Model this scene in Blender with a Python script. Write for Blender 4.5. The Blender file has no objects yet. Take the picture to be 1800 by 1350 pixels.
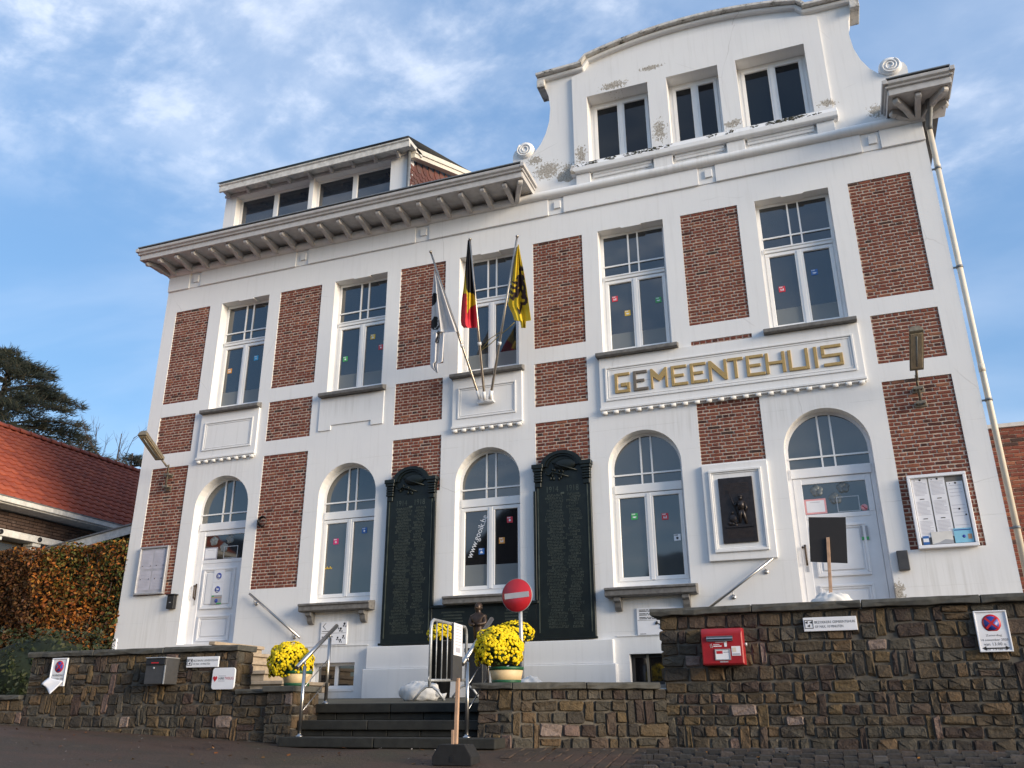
import bpy, bmesh, math, random
from mathutils import Vector, Matrix
from mathutils.geometry import tessellate_polygon
random.seed(7)
scene = bpy.context.scene
COL = scene.collection
rad = math.radians
# ------------------------------------------------------------------ camera
F, YAW, PITCH, ROLL = 1494.5, -0.35306, 0.36816, -0.00428
DIST, EYE = 13.3, 1.65                       # camera stands 13.3 m in front of the facade plane (y = 0)
CAM = Vector((0, -DIST, EYE))
_ca, _sa, _cb, _sb = math.cos(YAW), math.sin(YAW), math.cos(PITCH), math.sin(PITCH)
FWD = Vector((_sa*_cb, _ca*_cb, _sb)); _r0 = Vector((_ca, -_sa, 0)); _u0 = _r0.cross(FWD)
RIGHT = _r0*math.cos(ROLL) + _u0*math.sin(ROLL); UP = -_r0*math.sin(ROLL) + _u0*math.cos(ROLL)
cam = bpy.data.objects.new("camera", bpy.data.cameras.new("camera")); COL.objects.link(cam)
m3 = Matrix((RIGHT, UP, -FWD)).transposed()
cam.matrix_world = Matrix.Translation(CAM) @ m3.to_4x4()
cam.data.sensor_fit = 'HORIZONTAL'; cam.data.sensor_width = 36; cam.data.lens = F/1800*36
cam.data.clip_start = 0.1; cam.data.clip_end = 3000
scene.camera = cam
# ------------------------------------------------------------------ light and sky
SUN_AZ, SUN_EL = 107.0, 14.0                  # degrees: azimuth clockwise from +Y (from the right, a little in front), elevation
sun = bpy.data.objects.new("sun", bpy.data.lights.new("sun", 'SUN')); COL.objects.link(sun)
sun.data.energy = 2.55; sun.data.angle = rad(24); sun.data.color = (1.0, 0.86, 0.68)
sd = Vector((math.sin(rad(SUN_AZ))*math.cos(rad(SUN_EL)), math.cos(rad(SUN_AZ))*math.cos(rad(SUN_EL)), math.sin(rad(SUN_EL))))
sun.rotation_euler = (-sd).to_track_quat('-Z', 'Y').to_euler()
world = bpy.data.worlds.new("World"); scene.world = world; world.use_nodes = True
def wnodes():
    nt = world.node_tree; N = nt.nodes; L = nt.links; N.clear()
    def n(t, **k):
        o = N.new(t)
        for a, b in k.items(): setattr(o, a, b)
        return o
    out = n('ShaderNodeOutputWorld'); bg = n('ShaderNodeBackground'); bg.inputs[1].default_value = 0.085
    sky = n('ShaderNodeTexSky', sky_type='NISHITA'); sky.sun_disc = False
    sky.sun_elevation = rad(SUN_EL); sky.sun_rotation = rad(SUN_AZ); sky.altitude = 50
    sky.air_density = 1.0; sky.dust_density = 0.6; sky.ozone_density = 1.0
    tc = n('ShaderNodeTexCoord'); sp = n('ShaderNodeSeparateXYZ'); L.new(tc.outputs['Generated'], sp.inputs[0])
    zz = n('ShaderNodeMath', operation='MAXIMUM'); L.new(sp.outputs[2], zz.inputs[0]); zz.inputs[1].default_value = 0.0
    za = n('ShaderNodeMath', operation='ADD'); L.new(zz.outputs[0], za.inputs[0]); za.inputs[1].default_value = 0.18
    dx = n('ShaderNodeMath', operation='DIVIDE'); L.new(sp.outputs[0], dx.inputs[0]); L.new(za.outputs[0], dx.inputs[1])
    dy = n('ShaderNodeMath', operation='DIVIDE'); L.new(sp.outputs[1], dy.inputs[0]); L.new(za.outputs[0], dy.inputs[1])
    cb = n('ShaderNodeCombineXYZ'); L.new(dx.outputs[0], cb.inputs[0]); L.new(dy.outputs[0], cb.inputs[1])
    def noise(scale, detail, rough, rot, sc, dist=0.0, off=(0, 0, 0)):
        mp = n('ShaderNodeMapping'); mp.inputs['Rotation'].default_value = (0, 0, rad(rot)); mp.inputs['Scale'].default_value = sc
        mp.inputs['Location'].default_value = off
        L.new(cb.outputs[0], mp.inputs[0])
        t = n('ShaderNodeTexNoise'); t.inputs['Scale'].default_value = scale; t.inputs['Detail'].default_value = detail
        t.inputs['Roughness'].default_value = rough; t.inputs['Distortion'].default_value = dist
        L.new(mp.outputs[0], t.inputs['Vector']); return t.outputs['Fac']
    def rng(s, a, b, c=0.0, d=1.0):
        r = n('ShaderNodeMapRange'); r.interpolation_type = 'SMOOTHSTEP'
        for i, v in ((1, a), (2, b), (3, c), (4, d)): r.inputs[i].default_value = v
        L.new(s, r.inputs[0]); return r.outputs[0]
    def mul(a, b):
        r = n('ShaderNodeMath', operation='MULTIPLY'); L.new(a, r.inputs[0])
        if isinstance(b, float): r.inputs[1].default_value = b
        else: L.new(b, r.inputs[1])
        return r.outputs[0]
    def add(a, b):
        r = n('ShaderNodeMath', operation='ADD', use_clamp=True); L.new(a, r.inputs[0]); L.new(b, r.inputs[1]); return r.outputs[0]
    big = rng(noise(0.75, 3, .5, 15, (1.0, 1.3, 1), .3, (5.4, 1.0, 0)), .42, .70)
    fine = rng(noise(3.6, 7, .62, 25, (1.0, 1.35, 1), .2), .30, .80)
    puff = rng(noise(10.0, 5, .58, 30, (1.0, 1.2, 1), .15), .40, .66)
    veil = rng(noise(1.3, 5, .55, 20, (1.0, 1.5, 1), .4, (9, 4, 0)), .35, .75)
    mask = add(mul(mul(big, add(mul(fine, .55), mul(mul(puff, add(fine, fine)), .55))), 1.0), mul(veil, .16))
    horiz = rng(sp.outputs[2], 0.02, 0.30)
    mask = mul(mask, horiz)
    cl = n('ShaderNodeRGB'); cl.outputs[0].default_value = (9.0, 9.2, 9.7, 1)
    hs = n('ShaderNodeHueSaturation'); hs.inputs['Saturation'].default_value = 1.36; hs.inputs['Value'].default_value = 1.5
    L.new(sky.outputs[0], hs.inputs['Color'])
    hz = n('ShaderNodeMix', data_type='RGBA'); hz.inputs[0].default_value = 0.55; hz.inputs[7].default_value = (2.05, 3.35, 5.7, 1); L.new(hs.outputs[0], hz.inputs[6])   # thin high haze
    mx = n('ShaderNodeMix', data_type='RGBA'); L.new(mask, mx.inputs[0]); L.new(hz.outputs[2], mx.inputs[6]); L.new(cl.outputs[0], mx.inputs[7])
    L.new(mx.outputs[2], bg.inputs[0]); L.new(bg.outputs[0], out.inputs[0])
wnodes()
scene.view_settings.view_transform = 'Standard'; scene.view_settings.look = 'None'
scene.view_settings.exposure = 0.88; scene.view_settings.gamma = 1.0; scene.view_settings.use_curve_mapping = False
scene.render.engine = 'CYCLES'; scene.cycles.max_bounces = 6; scene.cycles.use_denoising = True
# ------------------------------------------------------------------ measuring helpers
def ray(u, v): return RIGHT*((u-900)/F) + UP*((675-v)/F) + FWD
def at(u, v, y=0.0):                          # the point of the vertical plane y = const that the photograph shows at (u, v)
    d = ray(u, v); return CAM + d*((y+DIST)/d.y)
def atx(u, v, x):
    d = ray(u, v); return CAM + d*((x)/d.x)
def rect(pts, y):                             # x0, x1, z0, z1 of a rectangle measured by its corners TL TR BR BL
    q = [at(u, v, y) for u, v in pts]
    return (q[0].x+q[3].x)/2, (q[1].x+q[2].x)/2, (q[2].z+q[3].z)/2, (q[0].z+q[1].z)/2
def proj(p):
    d = Vector(p)-CAM; w = d.dot(FWD); return 900+F*d.dot(RIGHT)/w, 675-F*d.dot(UP)/w
# ------------------------------------------------------------------ mesh builder
class MB:
    def __init__(s): s.v = []; s.f = []; s.m = []; s.sm = []
    def quadf(s, pts, m=0, smooth=False):
        i = len(s.v); s.v += [tuple(p) for p in pts]; s.f.append(tuple(range(i, i+len(pts)))); s.m.append(m); s.sm.append(smooth)
    def box(s, x0, x1, y0, y1, z0, z1, m=0):
        if x1 < x0: x0, x1 = x1, x0
        if y1 < y0: y0, y1 = y1, y0
        if z1 < z0: z0, z1 = z1, z0
        i = len(s.v)
        s.v += [(x0,y0,z0),(x1,y0,z0),(x1,y1,z0),(x0,y1,z0),(x0,y0,z1),(x1,y0,z1),(x1,y1,z1),(x0,y1,z1)]
        for f in ((0,3,2,1),(4,5,6,7),(0,1,5,4),(1,2,6,5),(2,3,7,6),(3,0,4,7)):
            s.f.append(tuple(i+k for k in f)); s.m.append(m); s.sm.append(False)
    def obox(s, c, ax, ay, az, m=0):          # oriented box: centre and three half-vectors
        c, ax, ay, az = Vector(c), Vector(ax), Vector(ay), Vector(az); i = len(s.v)
        for sz in (-1, 1):
            for sx, sy in ((-1,-1),(1,-1),(1,1),(-1,1)): s.v.append(tuple(c+ax*sx+ay*sy+az*sz))
        for f in ((0,3,2,1),(4,5,6,7),(0,1,5,4),(1,2,6,5),(2,3,7,6),(3,0,4,7)):
            s.f.append(tuple(i+k for k in f)); s.m.append(m); s.sm.append(False)
    def brick(s, x0, x1, y0, y1, z0, z1, ch=.004, m=0, j=0.0):   # front chamfered block, front at y0
        r = lambda: random.uniform(-j, j)
        i = len(s.v)
        q = [(x0+r(),z0+r()),(x1+r(),z0+r()),(x1+r(),z1+r()),(x0+r(),z1+r())]
        sg = [(1,1),(-1,1),(-1,-1),(1,-1)]
        s.v += [(a,y1,b) for a, b in q]+[(a,y0+ch,b) for a, b in q]+[(a+sx*ch,y0,b+sz*ch) for (a,b),(sx,sz) in zip(q,sg)]
        for k in range(4):
            l = (k+1) % 4
            s.f += [(i+k,i+l,i+4+l,i+4+k),(i+4+k,i+4+l,i+8+l,i+8+k)]; s.m += [m,m]; s.sm += [False,False]
        s.f.append((i+8,i+9,i+10,i+11)); s.m.append(m); s.sm.append(False)
    def prism(s, poly, y0, y1, m=0, back=True, smooth=False):    # polygon in x,z extruded along y (y0 = front)
        poly = list(poly); n = len(poly)
        a = sum(poly[k][0]*poly[(k+1)%n][1]-poly[(k+1)%n][0]*poly[k][1] for k in range(n))
        if a < 0: poly = poly[::-1]
        i = len(s.v); s.v += [(x,y0,z) for x, z in poly]+[(x,y1,z) for x, z in poly]
        tri = tessellate_polygon([[Vector((x, z, 0)) for x, z in poly]])
        for t in tri:
            a3 = (poly[t[1]][0]-poly[t[0]][0])*(poly[t[2]][1]-poly[t[0]][1])-(poly[t[2]][0]-poly[t[0]][0])*(poly[t[1]][1]-poly[t[0]][1])
            if a3 < 0: t = (t[0], t[2], t[1])
            s.f.append((i+t[0],i+t[1],i+t[2])); s.m.append(m); s.sm.append(False)
            if back: s.f.append((i+n+t[2],i+n+t[1],i+n+t[0])); s.m.append(m); s.sm.append(False)
        for k in range(n):
            l = (k+1) % n; s.f.append((i+k,i+n+k,i+n+l,i+l)); s.m.append(m); s.sm.append(smooth)
    def extr(s, prof, axis, a0, a1, m=0, smooth=False):          # profile polygon extruded along axis 'x' (profile y,z) or 'z' (profile x,y)
        n = len(prof); i = len(s.v)
        for a in (a0, a1):
            s.v += [((a,p,q) if axis == 'x' else (p,q,a)) for p, q in prof]
        if smooth: s.v += s.v[i:i+2*n]; c_ = i+2*n
        else: c_ = i
        s.f.append(tuple(range(c_, c_+n))); s.f.append(tuple(range(c_+2*n-1, c_+n-1, -1))); s.m += [m,m]; s.sm += [False,False]
        for k in range(n):
            l = (k+1) % n; s.f.append((i+l,i+k,i+n+k,i+n+l)); s.m.append(m); s.sm.append(smooth)
    def tube(s, path, r, n=10, m=0, cap=True):
        path = [Vector(p) for p in path]; rs = r if isinstance(r, (list, tuple)) else [r]*len(path)
        i = len(s.v); t0 = (path[1]-path[0]).normalized()
        nrm = t0.orthogonal().normalized()
        for k, p in enumerate(path):
            t = ((path[k+1]-p) if k == 0 else (p-path[k-1]) if k == len(path)-1 else (path[k+1]-p).normalized()+(p-path[k-1]).normalized()).normalized()
            nrm = (nrm-t*nrm.dot(t)).normalized(); b = t.cross(nrm)
            for a in range(n):
                w = 2*math.pi*a/n; s.v.append(tuple(p+(nrm*math.cos(w)+b*math.sin(w))*rs[k]))
        for k in range(len(path)-1):
            for a in range(n):
                b_ = (a+1) % n; s.f.append((i+k*n+a,i+k*n+b_,i+(k+1)*n+b_,i+(k+1)*n+a)); s.m.append(m); s.sm.append(True)
        if cap:
            s.f.append(tuple(range(i+n-1, i-1, -1))); e = i+(len(path)-1)*n; s.f.append(tuple(range(e, e+n))); s.m += [m,m]; s.sm += [False,False]
    def lathe(s, prof, c, n=24, m=0, axis=Vector((0,0,1)), cap=True, mats=None):   # prof = (r, h) pairs along axis
        c = Vector(c); a = Vector(axis).normalized(); e1 = a.orthogonal().normalized(); e2 = a.cross(e1); i = len(s.v)
        for r, h in prof:
            for k in range(n):
                w = 2*math.pi*k/n; s.v.append(tuple(c+a*h+(e1*math.cos(w)+e2*math.sin(w))*r))
        for k in range(len(prof)-1):
            for q in range(n):
                p = (q+1) % n; s.f.append((i+k*n+q,i+k*n+p,i+(k+1)*n+p,i+(k+1)*n+q)); s.m.append(mats[k] if mats else m); s.sm.append(True)
        if cap:
            s.f.append(tuple(range(i+n-1, i-1, -1))); e = i+(len(prof)-1)*n; s.f.append(tuple(range(e, e+n))); s.m += [m,m]; s.sm += [False,False]
    def ball(s, c, r, n=12, k=8, m=0, f=None):
        c = Vector(c); r = Vector(r) if not isinstance(r, (int, float)) else Vector((r,r,r)); i = len(s.v)
        for a in range(k+1):
            t = math.pi*a/k
            for b in range(n):
                w = 2*math.pi*b/n; d = Vector((math.sin(t)*math.cos(w), math.sin(t)*math.sin(w), math.cos(t)))
                g = f(d) if f else 1.0
                s.v.append(tuple(c+Vector((d.x*r.x, d.y*r.y, d.z*r.z))*g))
        for a in range(k):
            for b in range(n):
                p = (b+1) % n; s.f.append((i+a*n+b,i+(a+1)*n+b,i+(a+1)*n+p,i+a*n+p)); s.m.append(m); s.sm.append(True)
    def build(s, name, mats, parent=None, bev=0.0, seg=1, merge=False):
        me = bpy.data.meshes.new(name); me.from_pydata(s.v, [], s.f)
        for mt in (mats if isinstance(mats, (list, tuple)) else [mats]): me.materials.append(mt)
        me.polygons.foreach_set('material_index', s.m); me.polygons.foreach_set('use_smooth', s.sm)
        if merge:
            bm = bmesh.new(); bm.from_mesh(me); bmesh.ops.remove_doubles(bm, verts=bm.verts, dist=1e-4)
            bmesh.ops.recalc_face_normals(bm, faces=bm.faces); bm.to_mesh(me); bm.free()
        me.update()
        o = bpy.data.objects.new(name, me); COL.objects.link(o)
        if parent is not None: put(o, parent)
        if bev:
            b = o.modifiers.new('edge', 'BEVEL'); b.width = bev; b.segments = seg; b.limit_method = 'ANGLE'; b.angle_limit = rad(40); b.harden_normals = False
        return o
def put(o, parent):                            # parent without moving
    base = Vector((0, 0, 0)); p = parent
    while p is not None: base += p.location; p = p.parent
    o.parent = parent; o.location = o.location-base
def tag(o, label=None, cat=None, group=None, kind=None):
    for k, v in (('label', label), ('category', cat), ('group', group), ('kind', kind)):
        if v: o[k] = v
    return o
def thing(name, loc, label, cat, group=None):
    o = bpy.data.objects.new(name, None); COL.objects.link(o); o.location = loc; o.empty_display_size = .1
    return tag(o, label, cat, group)
# ------------------------------------------------------------------ materials
MATS = {}
class NT:
    def __init__(s, name):
        s.mat = bpy.data.materials.new(name); s.mat.use_nodes = True; s.t = s.mat.node_tree; s.L = s.t.links
        s.b = s.t.nodes['Principled BSDF']; s._o = None
    def n(s, t, **k):
        o = s.t.nodes.new(t)
        for a, b in k.items(): setattr(o, a, b)
        return o
    def obj(s):
        if not s._o: s._o = s.n('ShaderNodeTexCoord').outputs['Object']
        return s._o
    def pos(s): return s.n('ShaderNodeNewGeometry').outputs['Position']
    def noise(s, scale, detail=4, rough=.55, vec=None, sc=(1,1,1), dist=0.0):
        v = vec or s.pos()
        if sc != (1,1,1):
            mp = s.n('ShaderNodeMapping'); mp.inputs['Scale'].default_value = sc; s.L.new(v, mp.inputs[0]); v = mp.outputs[0]
        t = s.n('ShaderNodeTexNoise'); t.inputs['Scale'].default_value = scale; t.inputs['Detail'].default_value = detail
        t.inputs['Roughness'].default_value = rough; t.inputs['Distortion'].default_value = dist; s.L.new(v, t.inputs['Vector']); return t.outputs['Fac']
    def ramp(s, fac, stops, interp='LINEAR'):
        r = s.n('ShaderNodeValToRGB'); r.color_ramp.interpolation = interp; e = r.color_ramp.elements
        while len(e) < len(stops): e.new(.5)
        for i, (p, c) in enumerate(stops): e[i].position = p; e[i].color = (*c, 1) if len(c) == 3 else c
        s.L.new(fac, r.inputs[0]); return r.outputs[0]
    def rng(s, fac, a, b, c=0.0, d=1.0):
        r = s.n('ShaderNodeMapRange')
        for i, v in ((1,a),(2,b),(3,c),(4,d)): r.inputs[i].default_value = v
        s.L.new(fac, r.inputs[0]); return r.outputs[0]
    def mth(s, op, a, b=None, clamp=False):
        r = s.n('ShaderNodeMath', operation=op, use_clamp=clamp)
        for i, x in enumerate((a, b)):
            if x is None: continue
            if isinstance(x, (int, float)): r.inputs[i].default_value = x
            else: s.L.new(x, r.inputs[i])
        return r.outputs[0]
    def mix(s, fac, a, b, mode='MIX'):
        r = s.n('ShaderNodeMix', data_type='RGBA', blend_type=mode)
        for i, x in ((0, fac), (6, a), (7, b)):
            if isinstance(x, (int, float)): r.inputs[i].default_value = x
            elif isinstance(x, tuple): r.inputs[i].default_value = (*x, 1)
            else: s.L.new(x, r.inputs[i])
        return r.outputs[2]
    def bump(s, h, strength=.3, dist=.01):
        b = s.n('ShaderNodeBump'); b.inputs['Strength'].default_value = strength; b.inputs['Distance'].default_value = dist
        s.L.new(h, b.inputs['Height']); s.L.new(b.outputs[0], s.b.inputs['Normal'])
    def set(s, col=None, rough=None, metal=None, spec=None):
        for k, v in (('Base Color', col), ('Roughness', rough), ('Metallic', metal), ('Specular IOR Level', spec)):
            if v is None: continue
            if isinstance(v, tuple): s.b.inputs[k].default_value = (*v, 1)
            elif isinstance(v, (int, float)): s.b.inputs[k].default_value = v
            else: s.L.new(v, s.b.inputs[k])
        return s.mat
def plain(name, col, rough=.6, metal=0.0, var=.12, scale=14, bump=.08, spec=None):
    t = NT(name); a = tuple(c*(1-var) for c in col); b = tuple(min(1, c*(1+var)) for c in col)
    c = t.ramp(t.noise(scale, 5), [(.3, a), (.7, b)])
    if bump: t.bump(t.noise(scale*6, 3), bump, .004)
    t.set(c, rough, metal, spec); MATS[name] = t.mat; return t.mat
def M(n): return MATS[n]
def island_rand(t):
    a = t.n('ShaderNodeObjectInfo').outputs['Random']; b = t.n('ShaderNodeNewGeometry').outputs['Random Per Island']
    return t.mth('FRACT', t.mth('ADD', a, t.mth('MULTIPLY', b, 3.7)))
def patch(t, cx, cz, r, p=None):               # 1 at the centre of a spot on the facade, 0 at radius r
    sp = t.n('ShaderNodeSeparateXYZ'); t.L.new(t.pos(), sp.inputs[0])
    a = t.mth('POWER', t.mth('DIVIDE', t.mth('SUBTRACT', sp.outputs[0], cx), r[0]), 2.0)
    b = t.mth('POWER', t.mth('DIVIDE', t.mth('SUBTRACT', sp.outputs[2], cz), r[1]), 2.0)
    return t.mth('SUBTRACT', 1.0, t.mth('SQRT', t.mth('ADD', a, b)), True)
def make_plaster():
    t = NT('white_plaster')
    base = t.ramp(t.noise(.9, 6, .6), [(.25, (.735,.735,.745)), (.75, (.785,.785,.78))])
    streak = t.rng(t.noise(2.2, 5, .6, sc=(6.0, 1, .35)), .52, .80, 0, .22)
    st = None
    for cx, cz, r in ((-10.95,6.05,(.75,.40)),(-5.37,6.02,(.72,.45)),(-1.2,6.05,(2.2,.38)),(-8.1,2.95,(.9,.55)),(-2.6,2.95,(.9,.5)),(-8.2,7.15,(.8,.3)),(-12.2,3.2,(.8,.7)),(1.6,3.3,(.9,.5)),(-1.25,10.95,(2.6,.25))):
        p = patch(t, cx, cz, r); st = p if st is None else t.mth('MAXIMUM', st, p)
    drip = t.mth('MULTIPLY', t.mth('MULTIPLY', st, 1.6, True), t.rng(t.noise(3.0, 4, .6, sc=(5.0, 1, .16)), .44, .72, 0, .42)); streak = t.mth('MAXIMUM', streak, drip)
    col = t.mix(streak, base, (.43,.42,.39))
    spots = None
    for cx, cz, r in ((-4.15,11.45,(.55,.38)),(-3.72,11.35,(.28,.34)),(-3.45,11.62,(.20,.42)),(-1.92,11.75,(.24,.46)),(-2.75,13.05,(.5,.18)),
                      (-2.0,13.25,(.4,.12)),(-4.4,11.75,(.3,.22)),(1.75,11.2,(.28,.25)),(-.6,11.55,(.35,.16)),(1.0,11.55,(.3,.16)),(.85,3.2,(.2,.3))):
        p = patch(t, cx, cz, r); spots = p if spots is None else t.mth('MAXIMUM', spots, p)
    ns = t.noise(24, 8, .72, sc=(1.0, 1, .75))
    peel = t.rng(t.mth('ADD', t.mth('MULTIPLY', spots, .42), ns), .735, .755)
    pcol = t.ramp(t.noise(55, 4), [(.34, (.09,.085,.07)), (.48, (.38,.34,.29)), (.6, (.52,.48,.42)), (.72, (.14,.125,.10))])
    big = t.rng(t.mth('ADD', t.mth('MULTIPLY', patch(t, -3.78, 11.22, (.30,.26)), .75), t.noise(6, 4, .5)), .86, .875)
    peel = t.mth('MAXIMUM', peel, big)
    col = t.mix(peel, col, pcol)
    # fine cracks
    v = t.n('ShaderNodeTexVoronoi', feature='DISTANCE_TO_EDGE'); v.inputs['Scale'].default_value = .42
    mp = t.n('ShaderNodeMix', data_type='VECTOR'); mp.inputs[0].default_value = .08
    nz = t.n('ShaderNodeTexNoise'); nz.inputs['Scale'].default_value = 2.5; nz.inputs['Detail'].default_value = 6; t.L.new(t.pos(), nz.inputs['Vector'])
    t.L.new(t.pos(), mp.inputs[4]); t.L.new(nz.outputs['Color'], mp.inputs[5]); t.L.new(mp.outputs[1], v.inputs['Vector'])
    crack = t.mth('MULTIPLY', t.rng(v.outputs['Distance'], .0, .0030, .42, 0), t.rng(t.noise(.6, 2), .54, .64))
    col = t.mix(crack, col, (.25,.23,.21))
    h = t.mth('ADD', t.mth('MULTIPLY', t.noise(2.0, 4), .8), t.mth('MULTIPLY', peel, -1.1))
    h = t.mth('ADD', h, t.mth('MULTIPLY', t.noise(40, 3), .10))
    sp = t.n('ShaderNodeSeparateXYZ'); t.L.new(t.pos(), sp.inputs[0])
    jn = t.mth('MULTIPLY', t.rng(t.mth('FRACT', t.mth('DIVIDE', sp.outputs[2], .465)), .0, .022, 1, 0), t.mth('LESS_THAN', sp.outputs[2], 6.1))
    jn = t.mth('MULTIPLY', jn, t.rng(t.noise(1.7, 3), .40, .60)); h = t.mth('ADD', h, t.mth('MULTIPLY', jn, -.5)); col = t.mix(t.mth('MULTIPLY', jn, .16), col, (.40,.39,.37))
    t.bump(h, .22, .02); t.set(col, .62, 0, .35); MATS['plaster'] = t.mat
make_plaster()
def make_brick(name, stops, rough=.85):
    t = NT(name); r = island_rand(t); c = t.ramp(r, stops)
    c = t.mix(t.rng(t.noise(60, 5, .65), .35, .75, 0, .5), c, (.05,.03,.028))
    c = t.mix(t.rng(t.noise(9, 5, .6), .58, .8, 0, .35), c, (.34,.25,.21))
    t.bump(t.noise(110, 4, .6), .5, .004); t.set(c, rough, 0, .25); MATS[name] = t.mat
make_brick('brick', [(0,(.06,.024,.02)),(.13,(.17,.048,.033)),(.45,(.225,.064,.041)),(.7,(.18,.055,.038)),(.86,(.27,.085,.050)),(.93,(.32,.125,.07)),(.97,(.09,.04,.032)),(1,(.045,.03,.028))])
make_brick('brick_right', [(0,(.10,.035,.026)),(.4,(.21,.068,.045)),(.8,(.27,.095,.06)),(1,(.16,.055,.04))])
make_brick('brick_dark', [(0,(.05,.035,.03)),(.5,(.085,.055,.042)),(1,(.11,.075,.06))])
plain('mortar', (.55,.43,.345), .9, 0, .2, 25, .4)
plain('mortar_dark', (.16,.135,.11), .95, 0, .3, 18, .5)
plain('pvc', (.80,.80,.80), .32, 0, .03, 3, 0)
plain('door_white', (.78,.78,.80), .4, 0, .04, 4, .03)
plain('wood_white', (.47,.46,.455), .6, 0, .12, 9, .15)
plain('bluestone', (.15,.145,.14), .75, 0, .28, 16, .35)
plain('coping', (.075,.072,.062), .85, 0, .35, 12, .5)
plain('coping_white', (.60,.59,.56), .8, 0, .2, 10, .3)
plain('zinc', (.20,.21,.22), .5, .4, .15, 10, .05)
plain('steel', (.44,.43,.42), .33, 1.0, .06, 20, 0)
plain('galv', (.46,.47,.48), .5, .55, .15, 30, .05)
plain('cream', (.72,.64,.52), .45, 0, .06, 6, .04)
plain('gold', (.40,.275,.105), .5, .15, .12, 25, .1)
plain('grey_letter', (.15,.125,.10), .6, .1, .12, 25, .1)
plain('black', (.015,.015,.017), .5, 0, .2, 10, .05)
plain('charcoal', (.045,.046,.05), .5, 0, .2, 10, .05)
plain('rubber', (.011,.011,.012), .8, 0, .3, 25, .3)
plain('paper', (.80,.80,.84), .7, 0, .03, 8, 0)
plain('print_grey', (.42,.42,.48), .8, 0, .05, 8, 0)
plain('ink', (.03,.03,.035), .7, 0, .05, 8, 0)
plain('alu', (.48,.48,.50), .4, .5, .1, 12, .03)
plain('alu_sheet', (.45,.45,.50), .5, .15, .22, 5, .05)
plain('red_box', (.34,.016,.022), .38, 0, .15, 8, .04)
plain('sign_red', (.50,.018,.026), .35, 0, .1, 8, .02)
plain('sign_blue', (.02,.05,.30), .4, 0, .08, 8, 0)
plain('sign_white', (.80,.81,.85), .35, 0, .04, 6, 0)
plain('sign_grey', (.36,.37,.40), .45, 0, .08, 6, 0)
plain('wood', (.46,.29,.19), .75, 0, .2, 12, .15)
plain('tub_cream', (.66,.49,.27), .6, 0, .15, 9, .1)
plain('tub_green', (.010,.085,.035), .5, 0, .12, 9, .05)
plain('tub_black', (.014,.015,.018), .5, 0, .2, 10, .05)
plain('sack', (.66,.645,.62), .8, 0, .14, 6, .35)
plain('lamp_body', (.20,.17,.12), .55, .2, .25, 20, .15)
plain('lamp_lens', (.42,.34,.22), .3, 0, .2, 14, .1)
plain('flag_white', (.66,.65,.66), .85, 0, .06, 6, .1)
plain('flag_black', (.014,.013,.016), .85, 0, .1, 6, .1)
plain('flag_yellow', (.74,.52,.025), .8, 0, .07, 6, .1)
plain('flag_red', (.58,.022,.04), .8, 0, .08, 6, .1)
plain('lion_black', (.045,.022,.022), .8, 0, .15, 8, .1)
plain('lion_red', (.55,.04,.03), .8, 0, .1, 6, 0)
plain('soil', (.03,.022,.015), .95, 0, .3, 20, .5)
plain('bronze_figure', (.050,.033,.025), .42, .5, .35, 14, .2)
plain('bronze_plaque', (.032,.026,.026), .40, .45, .3, 20, .15)
plain('bark', (.06,.045,.035), .95, 0, .3, 20, .5)
plain('step_stone', (.021,.021,.018), .8, 0, .35, 9, .45)
plain('side_step', (.36,.29,.215), .85, 0, .2, 9, .3)
plain('slate_grey', (.06,.06,.065), .7, 0, .3, 10, .2)
for k, c in {'st_orange':(.70,.30,.05),'st_cyan':(.05,.42,.72),'st_yellow':(.72,.47,.05),'st_red':(.60,.03,.05),'st_green':(.05,.36,.10),'st_blue':(.03,.13,.40),
             'st_magenta':(.60,.02,.16),'st_skyblue':(.25,.55,.72),'st_pink':(.75,.35,.36)}.items(): plain(k, c, .4, 0, .06, 20, 0)
def make_bronze():
    t = NT('memorial_bronze'); c = t.ramp(t.noise(5, 6, .65), [(.3,(.004,.007,.0065)),(.6,(.008,.013,.012)),(.8,(.022,.030,.026))])
    t.bump(t.noise(70, 4), .2, .004); t.set(c, .46, .25, .5); MATS['memorial'] = t.mat
    t = NT('memorial_relief'); c = t.ramp(t.noise(9, 5), [(.3,(.035,.045,.037)),(.7,(.09,.105,.085))]); t.set(c, .5, .25); MATS['relief'] = t.mat
make_bronze()
def make_glass(name, deep, hi, ior=2.0):
    t = NT(name); c = t.ramp(t.noise(.7, 3), [(.3, deep), (.7, hi)]); t.set(c, .04, 0, .5); t.b.inputs['IOR'].default_value = ior
    t.bump(t.noise(1.1, 2), .10, .02); MATS[name] = t.mat
make_glass('glass_top', (.004,.006,.009), (.008,.011,.015), 1.5)
make_glass('glass_mid', (.014,.018,.022), (.026,.032,.036))
make_glass('glass_low', (.036,.041,.042), (.056,.062,.062))
make_glass('glass_dark', (.008,.008,.009), (.014,.014,.015))
plain('pale_grey', (.17,.185,.19), .25, 0, .05, 2, 0)
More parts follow.
